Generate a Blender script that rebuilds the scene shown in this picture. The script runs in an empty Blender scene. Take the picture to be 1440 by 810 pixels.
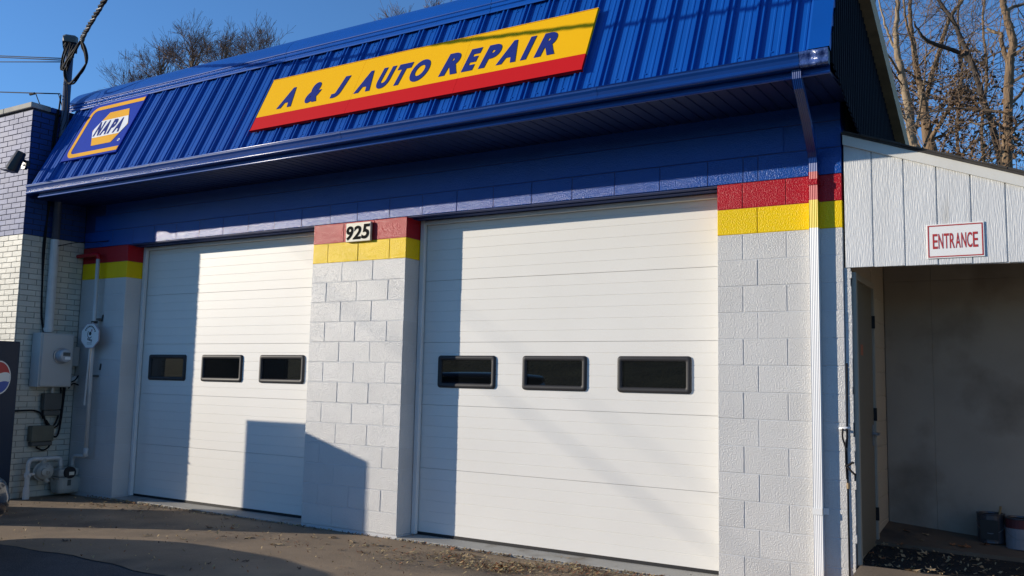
import bpy, bmesh, math, random
from mathutils import Vector, Matrix
random.seed(7)
R = math.radians
S = bpy.context.scene
COL = S.collection

# ------------------------------------------------------------------ camera
CAM = Vector((1.2512, -6.6815, -1.5829))
FPX = 1235.7172
yaw, pit, rol = 0.54840, 0.10620, 0.02110
r0 = Vector((math.cos(yaw), math.sin(yaw), 0)); f0 = Vector((-math.sin(yaw), math.cos(yaw), 0)); u0 = Vector((0, 0, 1))
FW = f0 * math.cos(pit) + u0 * math.sin(pit); UP = -f0 * math.sin(pit) + u0 * math.cos(pit)
RT = r0 * math.cos(rol) + UP * math.sin(rol); UP = -r0 * math.sin(rol) + UP * math.cos(rol)
cd = bpy.data.cameras.new('camera'); cam = bpy.data.objects.new('camera', cd); COL.objects.link(cam)
cam.matrix_world = Matrix(((RT.x, UP.x, -FW.x, CAM.x), (RT.y, UP.y, -FW.y, CAM.y), (RT.z, UP.z, -FW.z, CAM.z), (0, 0, 0, 1)))
cd.sensor_width = 36; cd.lens = FPX / 1440 * 36; cd.clip_end = 2000; cd.clip_start = .05
S.camera = cam

# ------------------------------------------------------------------ light
SUN = Vector((1.8, 1.0, -0.52)).normalized()            # the way the sunlight travels
elev = math.asin(-SUN.z); azim = math.atan2(-SUN.x, -SUN.y)   # compass angle of the sun from +Y towards +X
W = bpy.data.worlds.new('World'); S.world = W; W.use_nodes = True
nt = W.node_tree; bg = nt.nodes['Background']
sky = nt.nodes.new('ShaderNodeTexSky'); sky.sky_type = 'NISHITA'; sky.sun_disc = False
sky.sun_elevation = elev; sky.sun_rotation = azim; sky.altitude = 300; sky.air_density = 1.0; sky.dust_density = 0.; sky.ozone_density = 6.3
nt.links.new(sky.outputs[0], bg.inputs[0]); bg.inputs[1].default_value = 0.15
sl = bpy.data.lights.new('sun', 'SUN'); sl.energy = 4.15; sl.angle = R(.53); sl.color = (1, .89, .735)
so = bpy.data.objects.new('sun', sl); COL.objects.link(so); so.rotation_euler = SUN.to_track_quat('-Z', 'Y').to_euler()
S.view_settings.view_transform = 'Standard'; S.view_settings.look = 'None'; S.view_settings.exposure = 0.33; S.view_settings.gamma = 1

# ------------------------------------------------------------------ helpers
def ray(px, py): return FW + RT * ((px - 720) / FPX) + UP * ((405 - py) / FPX)
def at_y(px, py, Y): d = ray(px, py); return CAM + d * ((Y - CAM.y) / d.y)
def at_x(px, py, X): d = ray(px, py); return CAM + d * ((X - CAM.x) / d.x)
def at_plane(px, py, P, n): d = ray(px, py); return CAM + d * ((P - CAM).dot(n) / d.dot(n))
def at_floor(px, py): return at_plane(px, py, Vector((.045, 0, -2.81)), Vector((.08, -.08, 1)))
GZ = -3.085
WM = {}                                                   # world matrix of what I placed
def mesh_from(name, V, F, mi=None, smooth=False):
    me = bpy.data.meshes.new(name); me.from_pydata([tuple(v) for v in V], [], F)
    if mi: me.polygons.foreach_set('material_index', mi)
    if smooth: me.polygons.foreach_set('use_smooth', [True] * len(me.polygons))
    me.update(); return me
def place(name, me, parent=None, M=None, mats=None):
    o = bpy.data.objects.new(name, me); COL.objects.link(o)
    M = M or Matrix.Identity(4)
    if parent is not None:
        o.parent = parent; o.matrix_parent_inverse = WM[parent.name].inverted()
    o.matrix_basis = M; WM[o.name] = M
    if mats:
        for m in (mats if isinstance(mats, (list, tuple)) else [mats]): me.materials.append(m)
    return o
def thing(name, label, cat, loc, group=None):
    o = bpy.data.objects.new(name, None); COL.objects.link(o); o.empty_display_size = .2
    o.matrix_basis = Matrix.Translation(Vector(loc)); WM[o.name] = o.matrix_basis.copy()
    return tag(o, label, cat, group)
def tag(o, label=None, cat=None, group=None, kind=None):
    if label: o['label'] = label
    if cat: o['category'] = cat
    if group: o['group'] = group
    if kind: o['kind'] = kind
    return o
class MB:
    def __init__(s): s.V = []; s.F = []; s.mi = []
    def add(s, V, F, m=0):
        b = len(s.V); s.V += [tuple(v) for v in V]; s.F += [tuple(i + b for i in f) for f in F]; s.mi += [m] * len(F)
    def box(s, lo, hi, m=0):
        x0, y0, z0 = lo; x1, y1, z1 = hi
        s.add([(x0, y0, z0), (x1, y0, z0), (x1, y1, z0), (x0, y1, z0), (x0, y0, z1), (x1, y0, z1), (x1, y1, z1), (x0, y1, z1)],
              [(0, 3, 2, 1), (4, 5, 6, 7), (0, 1, 5, 4), (1, 2, 6, 5), (2, 3, 7, 6), (3, 0, 4, 7)], m)
    def quad(s, a, b, c, d, m=0): s.add([a, b, c, d], [(0, 1, 2, 3)], m)
    def poly(s, P, m=0): s.add(P, [tuple(range(len(P)))], m)
    def tube(s, P, r, n=8, m=0, cap=True):
        P = [Vector(p) for p in P]; k = len(P); rr = r if isinstance(r, (list, tuple)) else [r] * k
        V = []; t0 = (P[1] - P[0]).normalized(); a = t0.orthogonal().normalized()
        for i in range(k):
            t = ((P[min(i + 1, k - 1)] - P[max(i - 1, 0)])).normalized()
            a = (a - t * a.dot(t)); a = a.normalized() if a.length > 1e-6 else t.orthogonal().normalized()
            b = t.cross(a)
            for j in range(n):
                c = 2 * math.pi * j / n; V.append(P[i] + (a * math.cos(c) + b * math.sin(c)) * rr[i])
        F = [(i * n + j, i * n + (j + 1) % n, (i + 1) * n + (j + 1) % n, (i + 1) * n + j) for i in range(k - 1) for j in range(n)]
        if cap: F += [tuple(range(n))[::-1], tuple((k - 1) * n + j for j in range(n))]
        s.add(V, F, m)
    def lathe(s, prof, c, ax, n=20, m=0):                # prof: (distance along ax, radius)
        c = Vector(c); ax = Vector(ax).normalized(); a = ax.orthogonal().normalized(); b = ax.cross(a); V = []
        for d, r in prof:
            for j in range(n):
                q = 2 * math.pi * j / n; V.append(c + ax * d + (a * math.cos(q) + b * math.sin(q)) * r)
        k = len(prof)
        F = [(i * n + j, i * n + (j + 1) % n, (i + 1) * n + (j + 1) % n, (i + 1) * n + j) for i in range(k - 1) for j in range(n)]
        F += [tuple(range(n))[::-1], tuple((k - 1) * n + j for j in range(n))]
        s.add(V, F, m)
    def extrude(s, prof, d, close=False, m=0, caps=False):   # prof: list of points, d: sweep vector
        d = Vector(d); n = len(prof); V = [Vector(p) for p in prof] + [Vector(p) + d for p in prof]
        F = [(i, (i + 1) % n, n + (i + 1) % n, n + i) for i in range(n if close else n - 1)]
        if caps: F += [tuple(range(n))[::-1], tuple(range(n, 2 * n))]
        s.add(V, F, m)
    def build(s, name, mats, parent=None, smooth=False, M=None):
        me = mesh_from(name, s.V, s.F, s.mi, smooth)
        bm = bmesh.new(); bm.from_mesh(me); bmesh.ops.recalc_face_normals(bm, faces=bm.faces); bm.to_mesh(me); bm.free()
        return place(name, me, parent, M, mats)
def bevel_me(me, w, seg=2, angle=40):
    bm = bmesh.new(); bm.from_mesh(me); bmesh.ops.remove_doubles(bm, verts=bm.verts, dist=1e-5)
    es = [e for e in bm.edges if len(e.link_faces) == 2 and e.calc_face_angle(0) > R(angle)]
    bmesh.ops.bevel(bm, geom=es, offset=w, segments=seg, affect='EDGES', profile=.6); bm.to_mesh(me); bm.free()
def bbox(name, lo, hi, mats, parent=None, bev=.006, seg=2, M=None):
    mb = MB(); mb.box(lo, hi); o = mb.build(name, mats, parent, M=M); bevel_me(o.data, bev, seg); return o
def smooth_pts(P, n=6):                                   # Catmull-Rom through the points
    P = [Vector(p) for p in P]; Q = []
    for i in range(len(P) - 1):
        a = P[max(i - 1, 0)]; b = P[i]; c = P[i + 1]; d = P[min(i + 2, len(P) - 1)]
        for k in range(n):
            t = k / n
            Q.append(.5 * ((2 * b) + (c - a) * t + (2 * a - 5 * b + 4 * c - d) * t * t + (3 * b - a - 3 * c + d) * t ** 3))
    return Q + [P[-1]]

# ------------------------------------------------------------------ materials
def mat(name, col, rough=.5, spec=.5, var=.12, vs=3., bump=0., bs=120., bdist=.002, metal=0., rnd=0., dirt=None, ds=1.5, dlo=.55, dhi=.7, stretch=None, coat=0., rvar=0., speck=0., ss=160., light=(.4, .36, .3)):
    m = bpy.data.materials.new(name); m.use_nodes = True; N = m.node_tree.nodes; L = m.node_tree.links
    p = N['Principled BSDF']; p.inputs['Roughness'].default_value = rough; p.inputs['Specular IOR Level'].default_value = spec
    p.inputs['Metallic'].default_value = metal; p.inputs['Coat Weight'].default_value = coat; p.inputs['Coat Roughness'].default_value = .08
    geo = N.new('ShaderNodeNewGeometry'); pos = geo.outputs['Position']
    if stretch:
        mp = N.new('ShaderNodeVectorMath'); mp.operation = 'MULTIPLY'; mp.inputs[1].default_value = stretch; L.new(pos, mp.inputs[0]); pos = mp.outputs[0]
    def noise(sc, det=4, vec=None):
        n = N.new('ShaderNodeTexNoise'); n.inputs['Scale'].default_value = sc; n.inputs['Detail'].default_value = det; L.new(vec or pos, n.inputs['Vector']); return n.outputs['Fac']
    def mth(op, a, b=None, c=None):
        q = N.new('ShaderNodeMath'); q.operation = op
        for i, v in enumerate((a, b, c)):
            if v is None: continue
            if isinstance(v, (int, float)): q.inputs[i].default_value = v
            else: L.new(v, q.inputs[i])
        return q.outputs[0]
    f = mth('MULTIPLY_ADD', mth('SUBTRACT', noise(vs, 6), .5), 2 * var * 1.6, 1.0)
    if rnd:
        oi = N.new('ShaderNodeObjectInfo'); f = mth('MULTIPLY', f, mth('MULTIPLY_ADD', oi.outputs['Random'], 2 * rnd, 1 - rnd))
    sc = N.new('ShaderNodeVectorMath'); sc.operation = 'SCALE'; sc.inputs[0].default_value = col[:3]; L.new(f, sc.inputs['Scale'])
    out = sc.outputs[0]
    if dirt:
        mr = N.new('ShaderNodeMapRange'); mr.inputs['From Min'].default_value = dlo; mr.inputs['From Max'].default_value = dhi; L.new(noise(ds, 8), mr.inputs['Value'])
        mx = N.new('ShaderNodeMix'); mx.data_type = 'RGBA'; L.new(mr.outputs[0], mx.inputs[0]); L.new(out, mx.inputs[6]); mx.inputs[7].default_value = (*dirt, 1); out = mx.outputs[2]
    if speck:
        mr2 = N.new('ShaderNodeMapRange'); mr2.inputs['From Min'].default_value = .56; mr2.inputs['From Max'].default_value = .72; mr2.inputs['To Max'].default_value = speck; L.new(noise(ss, 2), mr2.inputs['Value'])
        mx2 = N.new('ShaderNodeMix'); mx2.data_type = 'RGBA'; L.new(mr2.outputs[0], mx2.inputs[0]); L.new(out, mx2.inputs[6]); mx2.inputs[7].default_value = (*light, 1); out = mx2.outputs[2]
        mr3 = N.new('ShaderNodeMapRange'); mr3.inputs['From Min'].default_value = .60; mr3.inputs['From Max'].default_value = .75; mr3.inputs['To Max'].default_value = speck * .8; L.new(noise(ss * .41, 3), mr3.inputs['Value'])
        mx3 = N.new('ShaderNodeMix'); mx3.data_type = 'RGBA'; L.new(mr3.outputs[0], mx3.inputs[0]); L.new(out, mx3.inputs[6]); mx3.inputs[7].default_value = (col[0] * .35, col[1] * .35, col[2] * .35, 1); out = mx3.outputs[2]
    L.new(out, p.inputs['Base Color'])
    if rvar: L.new(mth('MULTIPLY_ADD', noise(vs * 2.3, 5), 2 * rvar, rough - rvar), p.inputs['Roughness'])
    if bump:
        b = N.new('ShaderNodeBump'); b.inputs['Strength'].default_value = bump; b.inputs['Distance'].default_value = bdist
        L.new(noise(bs, 3), b.inputs['Height']); L.new(b.outputs[0], p.inputs['Normal'])
    return m
BLK = dict(rough=.27, spec=.44, var=.06, vs=2.5, bump=1., bs=100, bdist=.0062, rnd=.03)
m_white = mat('white_block_paint', (.58, .575, .56), **BLK)
m_red = mat('red_block_paint', (.42, .008, .018), **{**BLK, 'spec': .27, 'bump': .9})
m_yel = mat('yellow_block_paint', (.88, .60, .002), **{**BLK, 'spec': .20, 'bump': .9})
m_blue = mat('blue_block_paint', (.002, .066, .34), **{**BLK, 'spec': .40, 'bump': .85})
m_mortar = mat('painted_mortar', (.55, .56, .57), rough=.6, var=.06)
m_mortb = mat('blue_painted_mortar', (.008, .03, .15), rough=.6)
m_door = mat('white_door_paint', (.76, .745, .70), rough=.48, var=.035, vs=1.5, bump=.5, bs=70, bdist=.002)
m_jamb = mat('white_jamb_paint', (.74, .74, .72), rough=.5, var=.06, bump=.2, bs=40)
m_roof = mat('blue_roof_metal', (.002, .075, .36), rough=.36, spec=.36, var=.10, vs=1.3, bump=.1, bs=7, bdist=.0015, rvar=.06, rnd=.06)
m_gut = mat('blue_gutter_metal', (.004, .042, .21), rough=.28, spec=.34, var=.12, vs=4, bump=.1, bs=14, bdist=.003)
m_lip = mat('glossy_blue_metal_edge', (.012, .06, .28), rough=.30, spec=.8, var=.1)
m_gutbare = mat('bent_bright_gutter_metal', (.05, .09, .26), rough=.2, var=.3, vs=8, bump=1, bs=18, bdist=.02, spec=.8)
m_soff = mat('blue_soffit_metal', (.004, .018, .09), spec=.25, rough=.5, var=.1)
m_gable = mat('dark_gable_siding', (.012, .013, .018), spec=.08, rough=.8, var=.15, stretch=(3, 3, .5))
m_rake = mat('weathered_rake_board', (.55, .35, .17), rough=.7, var=.25, stretch=(2, 2, 12), vs=2)
m_sy = mat('sign_yellow', (.88, .47, .006), spec=.07, rough=.7, var=.03, vs=.8)
m_sr = mat('sign_red', (.56, .012, .016), spec=.07, rough=.7, var=.06, vs=.8)
m_sb = mat('sign_letter_blue', (.014, .03, .20), spec=.07, rough=.7, var=.03)
m_nb = mat('sign_panel_blue', (.010, .045, .36), spec=.07, rough=.7, var=.05)
m_ny = mat('sign_amber', (.84, .42, .04), spec=.07, rough=.7, var=.04)
m_sw = mat('sign_white', (.82, .82, .80), rough=.45, var=.03)
m_sred = mat('sign_lettering_red', (.42, .03, .03), rough=.5, var=.05)
m_edge = mat('sign_edge_metal', (.35, .36, .38), rough=.4)
m_cream = mat('cream_plaque', (.74, .69, .56), rough=.5, var=.05)
m_black = mat('black_paint', (.012, .012, .013), rough=.4, var=.1)
m_ink = mat('black_ink', (.008, .008, .008), rough=.85, spec=.1)
m_rub = mat('black_rubber', (.012, .012, .014), rough=.7, var=.2)
m_wire = mat('black_cable', (.013, .013, .015), rough=.7, spec=.15, var=.2)
m_wirel = mat('grey_cable_strand', (.22, .22, .22), rough=.4, metal=.4)
m_strand = mat('weathered_cable_strand', (.07, .07, .07), rough=.45)
m_frame = mat('dark_window_frame', (.030, .030, .033), spec=.3, rough=.5, var=.1, vs=9)
m_glass = mat('dark_window_glass', (.004, .005, .006), rough=.015, spec=1., var=.02)
m_bw = mat('cream_brick_paint', (.58, .56, .48), rough=.55, spec=.35, var=.08, vs=6, bump=.9, bs=60, bdist=.004, rnd=.06)
m_bb = mat('blue_brick_paint', (.014, .055, .21), spec=.26, rough=.56, var=.08, vs=6, bump=.6, bs=60, bdist=.003, rnd=.08)
m_bmort = mat('dark_brick_joint', (.03, .035, .05), rough=.9, var=.2)
m_bmortw = mat('painted_brick_joint', (.30, .285, .245), rough=.9, var=.2)
m_cope = mat('coping_concrete', (.42, .39, .33), rough=.8, var=.15, bump=.4, bs=50, dirt=(.14, .13, .11), ds=4)
m_grey = mat('grey_box_enamel', (.46, .46, .44), rough=.5, var=.06, vs=5)
m_dgrey = mat('dull_dark_grey_plastic', (.085, .088, .08), rough=.6, var=.12, vs=6)
m_olive = mat('faded_olive_plastic', (.13, .125, .09), rough=.6, var=.12, vs=6)
m_pipe = mat('grey_white_pipe_paint', (.58, .58, .56), rough=.5, var=.1, vs=9)
m_gas = mat('gas_meter_paint', (.40, .40, .36), rough=.5, var=.12, vs=8, dirt=(.16, .13, .09), ds=9, dlo=.62, dhi=.72)
m_glassc = mat('meter_cover_glass', (.42, .44, .46), rough=.08, spec=.8, var=.1)
m_galv = mat('galvanised_metal', (.34, .35, .36), rough=.35, metal=.7, var=.2, vs=8)
m_plank = mat('white_siding_paint', (.64, .65, .65), rough=.42, var=.08, vs=1.6, bump=1., bs=16, bdist=.004, stretch=(9, 9, .9), rnd=.03, dirt=(.42, .41, .37), ds=.9, dlo=.66, dhi=.82)
m_trim = mat('white_trim_paint', (.68, .67, .62), rough=.55, var=.08, bump=.4, bs=25)
m_shing = mat('dark_shingles', (.05, .046, .043), rough=.9, var=.3, vs=12, bump=.6, bs=80)
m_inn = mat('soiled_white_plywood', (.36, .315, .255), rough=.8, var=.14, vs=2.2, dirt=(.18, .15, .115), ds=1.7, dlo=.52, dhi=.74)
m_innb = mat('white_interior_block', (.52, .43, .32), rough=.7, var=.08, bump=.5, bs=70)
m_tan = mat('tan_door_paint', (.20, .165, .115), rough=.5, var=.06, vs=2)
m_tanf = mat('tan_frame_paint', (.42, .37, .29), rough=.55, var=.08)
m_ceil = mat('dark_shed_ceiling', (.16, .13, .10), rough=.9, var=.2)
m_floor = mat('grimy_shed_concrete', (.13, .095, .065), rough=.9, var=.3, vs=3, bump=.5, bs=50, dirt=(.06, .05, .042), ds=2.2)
m_mulch = mat('black_mulch', (.018, .016, .014), rough=1, var=.5, vs=40, bump=1, bs=70, bdist=.02)
m_conc = mat('brown_driveway_concrete', (.255, .184, .115), rough=.92, var=.34, vs=1.4, bump=.6, bs=70, bdist=.004, dirt=(.115, .086, .058), ds=1.1, dlo=.48, dhi=.72, speck=.4, ss=110., light=(.36, .30, .23))
m_sill = mat('grey_sill_concrete', (.33, .325, .30), rough=.85, var=.12, vs=4, bump=.4, bs=80, dirt=(.2, .18, .15), ds=3)
m_asph = mat('asphalt', (.046, .047, .050), rough=.9, var=.35, vs=4, bump=1, bs=90, bdist=.008, speck=.8, ss=90., light=(.13, .13, .13))
m_soil = mat('dry_ground', (.11, .09, .06), rough=1, var=.3, vs=.6)
m_grass = mat('winter_grass', (.13, .125, .045), rough=1, var=.7, vs=.5, bump=1, bs=5, bdist=.3)
m_leaf = mat('brown_leaf', (.30, .12, .048), rough=.75, var=.3, vs=30, rnd=.35)
m_leaft = mat('tan_leaf', (.40, .28, .15), rough=.75, var=.3, vs=30, rnd=.3)
m_leafd = mat('dark_dry_leaf', (.10, .065, .042), rough=.75, var=.3, vs=30, rnd=.3)
m_straw = mat('straw_litter', (.42, .31, .15), rough=.85, var=.4, vs=25)
m_bark = mat('grey_brown_bark', (.19, .125, .072), rough=.95, var=.4, vs=5, bump=1, bs=9, bdist=.04, stretch=(3, 3, .7), dirt=(.28, .205, .125), ds=1.5)
m_barkp = mat('pale_bark', (.29, .215, .135), rough=.9, var=.35, vs=4, bump=.7, bs=9, bdist=.02, stretch=(3, 3, 1), dirt=(.15, .11, .07), ds=2)
m_barkd = mat('dark_bark', (.055, .042, .032), rough=.95, var=.4, vs=5, bump=1, bs=9, bdist=.03)
m_twig = mat('brown_twigs', (.17, .115, .07), rough=.9, var=.3, vs=3)
m_twigr = mat('reddish_twigs', (.20, .135, .10), rough=.9, var=.3, vs=2)
m_dead = mat('dead_oak_leaves', (.135, .078, .038), rough=.8, var=.5, vs=2.5)
m_ever = mat('evergreen_leaves', (.04, .055, .022), rough=.7, var=.5, vs=2.5)
m_vend = mat('navy_machine_enamel', (.004, .018, .042), rough=.35, spec=.25, var=.05)
m_vred = mat('emblem_red', (.42, .010, .016), rough=.4, var=.03)
m_vblue = mat('emblem_blue', (.010, .06, .30), rough=.4, var=.03)
m_vwhite = mat('emblem_white', (.70, .68, .62), rough=.4, var=.03)
m_vpan = mat('machine_display_panel', (.05, .09, .22), rough=.2, var=.2)
m_car = mat('blue_black_car_paint', (.010, .013, .022), rough=.25, var=.03, coat=1.)
m_lamp = mat('smoked_lamp_plastic', (.08, .085, .09), rough=.1, spec=.7)
m_tyre = mat('tyre_rubber', (.015, .015, .015), rough=.8)
m_rim = mat('alloy_rim', (.4, .4, .42), rough=.3, metal=.8)
m_can = mat('dull_tin', (.09, .09, .10), rough=.4, metal=.5, var=.25, vs=14)
m_canw = mat('can_label_white', (.24, .24, .26), rough=.6, var=.1, vs=14)
m_canr = mat('can_label_red', (.10, .018, .022), rough=.6, var=.2, vs=14)
m_wood = mat('raw_wood_stick', (.30, .19, .08), rough=.7)
m_stk = mat('orange_sticker', (.50, .16, .08), rough=.6)

# ------------------------------------------------------------------ ground
def sheet(name, P, m, kind='structure'):
    mb = MB(); mb.poly(P); return tag(mb.build(name, m), kind=kind)
mb = MB(); mb.quad((-900, -900, GZ - .012), (900, -900, GZ - .012), (900, 900, GZ - .012), (-900, 900, GZ - .012)); tag(mb.build('ground', m_soil), kind='structure')
sheet('parking_lot', [(-60, -24, GZ - .006), (40, -24, GZ - .006), (40, -2.14, GZ - .006), (-60, -2.14, GZ - .006)], m_asph)
def driveway():
    mb = MB(); nx, ny = 90, 16; V = []
    for j in range(ny + 1):
        for i in range(nx + 1):
            x = -16 + 15.96 * i / nx; t = j / ny
            edge = -2.205 + .012 * (x + 5) + .03 * math.sin(x * 3.1) + .018 * math.sin(x * 9.7 + 1)
            y = edge + (0 - .0 - edge) * t + (.012 if j == ny else 0)
            z = GZ + .006 * math.sin(x * .9) + (-.006 if j == 0 else 0)
            V.append((x, y, z))
    F = [(j * (nx + 1) + i, j * (nx + 1) + i + 1, (j + 1) * (nx + 1) + i + 1, (j + 1) * (nx + 1) + i) for j in range(ny) for i in range(nx)]
    mb.add(V, F); return mb.build('driveway', m_conc)
tag(driveway(), kind='structure')
def hill():
    rnd = random.Random(3); mb = MB(); nx, ny = 70, 14; V = []
    for j in range(ny + 1):
        for i in range(nx + 1):
            x = -110 + 190 * i / nx; t = j / ny; y = -24 - 40 * t
            z = GZ - .2 + 6.2 * (t * t * (3 - 2 * t)) * (1 + .12 * math.sin(x * .11)) + rnd.uniform(-.12, .12) * (t > 0)
            V.append((x, y, z))
    mb.add(V, [(j * (nx + 1) + i, j * (nx + 1) + i + 1, (j + 1) * (nx + 1) + i + 1, (j + 1) * (nx + 1) + i) for j in range(ny) for i in range(nx)])
    tag(mb.build('hill', m_grass, smooth=True), kind='structure')
hill()

# ------------------------------------------------------------------ the repair shop
H = .2032
XB = -9.29                                               # side wall of the neighbouring brick building
shop = thing('repair_shop', 'block auto repair garage with blue ribbed metal mansard and two white roll up doors', 'garage', (-4.6, 1.4, GZ))
blk_cache = {}
def block_mesh(w, h, d, m):
    k = (round(w, 3), round(h, 3), round(d, 3), m.name)
    if k not in blk_cache:
        g = .0026; c = .003; x0, x1, z0, z1 = -w / 2 + g, w / 2 - g, -h / 2 + g, h / 2 - g
        mb = MB()
        fr = [(x0 + c, 0, z0 + c), (x1 - c, 0, z0 + c), (x1 - c, 0, z1 - c), (x0 + c, 0, z1 - c)]
        md = [(x0, c, z0), (x1, c, z0), (x1, c, z1), (x0, c, z1)]
        bk = [(x0, d, z0), (x1, d, z0), (x1, d, z1), (x0, d, z1)]
        V = fr + md + bk
        F = [(0, 1, 2, 3)] + [(4 + i, 4 + (i + 1) % 4, (i + 1) % 4, i) for i in range(4)] + [(8 + i, 8 + (i + 1) % 4, 4 + (i + 1) % 4, 4 + i) for i in range(4)] + [(11, 10, 9, 8)]
        me = mesh_from('wall_block', V, F); me.materials.append(m); blk_cache[k] = me
    return blk_cache[k]
rb = random.Random(11)
def course(x0, x1, joints, zt, zb, d, m, y=0.):
    xs = [x0] + [j for j in joints if x0 + .02 < j < x1 - .02] + [x1]
    for a, b in zip(xs, xs[1:]):
        M = Matrix.Translation(((a + b) / 2, y + rb.uniform(-.0012, .0012), (zt + zb) / 2)) @ Matrix.Rotation(rb.uniform(-.002, .002), 4, 'Z')
        place('wall_block', block_mesh(b - a, zt - zb, d, m), shop, M)
def band(k): return m_red if k == 0 else m_yel if k == 1 else m_white
DY = .27                                                 # depth of the door recess
C0, C1 = -5.2785, -4.047; W2 = -.9447
for k in range(15):
    m = band(k); zt, zb = -k * H, -(k + 1) * H
    course(C0, C1, [C0 + q for q in ((.414, .820) if k % 2 == 0 else (.2105, .617, 1.023))], zt, zb, DY, m)
    course(W2, 0, [-.741, -.407] if k % 2 == 0 else [-.626, -.215], zt, zb, DY, m)
    course(XB, -8.38, [-8.38 - .41, -8.38 - .82] if k % 2 == 0 else [-8.38 - .2, -8.38 - .61], zt, zb, DY, m)
jr = [-5.057, -4.688, -4.272, -.735, -.618]
course(XB, 0, sorted(jr + [-5.057 - .4064 * i for i in range(1, 10)] + [-4.272 + .4064 * i for i in range(1, 9)]), H, 0, .19, m_blue)
course(XB, 0, [-.83 - .4125 * i for i in range(-1, 21)], 2 * H, H, .19, m_blue)
course(XB, 0, [-.63 - .4125 * i for i in range(-1, 22)], .56, 2 * H, .19, m_blue)
# mortar behind the joints and the solid wall behind all this
mb = MB()
for a, b in ((C0, C1), (W2, 0), (XB, -8.38)):
    mb.box((a + .0055, .0032, -15 * H), (b - .0055, DY - .004, -2 * H), 0)
    mb.box((a + .0055, .0032, -2 * H + .0), (b - .0055, DY - .004, -H), 2); mb.box((a + .0055, .0032, -H), (b - .0055, DY - .004, -.001), 3)
    mb.box((a, .004, GZ - .1), (b, DY, -15 * H - .002), 0)
mb.box((XB, .0026, .003), (-.0055, .185, .556), 1)
mb.build('mortar_core', [m_mortar, m_mortb, mat('yellow_joint', (.6, .42, .004), rough=.6), mat('red_joint', (.30, .010, .018), rough=.6)], shop)
mb = MB()
mb.box((XB, DY + .09, GZ - .1), (C0 + .2 - 3.2, 7, .55)); mb.box((-8.6, 4, GZ - .1), (-.19, 7, .55)); mb.box((-.19, DY + .09, GZ - .1), (-.004, 7, .55)); mb.box((-.19, .192, .001), (-.004, DY + .0895, .55))
mb.box((-8.6, DY + .09, GZ - .1), (-.19, 4, -1.9 - 1.2)); mb.box((C0 + .1, DY + .1, GZ - .1), (C1 - .1, 4, .2)); mb.box((-8.6, .2, .21), (-.19, 4.1, .5))
mb.build('wall_core', m_white, shop)
mb = MB()                                                # steel lintels over the openings
for a, b in ((-8.38, C0), (C1, W2)):
    mb.box((a, .10, .002), (b, .185, .012)); mb.box((a, .012, -.006), (b, .085, -.001)); mb.box((a, .094, -.014), (b, .188, -.002))
mb.build('lintel', m_mortb, shop)

# garage doors
def groove_section(x0, x1, zb, zt, yf):
    n = 6; step = (zt - zb) / n; P = []; gw = .003; gd = .003
    P.append((0, yf + .008, zb + .0006)); P.append((0, yf, zb + .0022))
    for i in range(1, n):
        z = zb + step * i
        P += [(0, yf, z - gw), (0, yf + gd, z - gw * .3), (0, yf + gd, z + gw * .3), (0, yf, z + gw)]
    P.append((0, yf, zt - .0022)); P.append((0, yf + .008, zt - .0006))
    mb = MB(); mb.extrude([(x0, p[1], p[2]) for p in P], (x1 - x0, 0, 0)); return mb
def rrect(x0, x1, z0, z1, r, n=5):
    P = []
    for cx, cz, a0 in ((x1 - r, z1 - r, 0), (x0 + r, z1 - r, 90), (x0 + r, z0 + r, 180), (x1 - r, z0 + r, 270)):
        for i in range(n + 1):
            a = R(a0 + 90 * i / n); P.append((cx + r * math.cos(a), cz + r * math.sin(a)))
    return P
def win(door, xa, xb, za, zb, yf):
    L = []
    for ins, dy, r in ((0, .012, .028), (.004, -.012, .028), (.016, -.020, .024), (.040, -.018, .016), (.048, -.008, .012), (.050, .006, .010)):
        L.append([(x, yf + dy, z) for x, z in rrect(xa + ins, xb - ins, za + ins, zb - ins, r)])
    n = len(L[0]); V = [p for l in L for p in l]
    F = [(i * n + j, i * n + (j + 1) % n, (i + 1) * n + (j + 1) % n, (i + 1) * n + j) for i in range(len(L) - 1) for j in range(n)]
    mb = MB(); mb.add(V, F); mb.build('window_frame', m_frame, door, smooth=True)
    mb = MB(); mb.poly([(x, yf - .003, z) for x, z in rrect(xa + .0485, xb - .0485, za + .0485, zb - .0485, .011)]); mb.build('window_pane', m_glass, door)
    mb = MB(); mb.extrude([(x, yf - .0045, z) for x, z in rrect(xa + .056, xb - .056, za + .056, zb - .056, .008)], (0, -.0015, 0), True)
    mb.build('pane_bead', m_frame, door)
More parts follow.
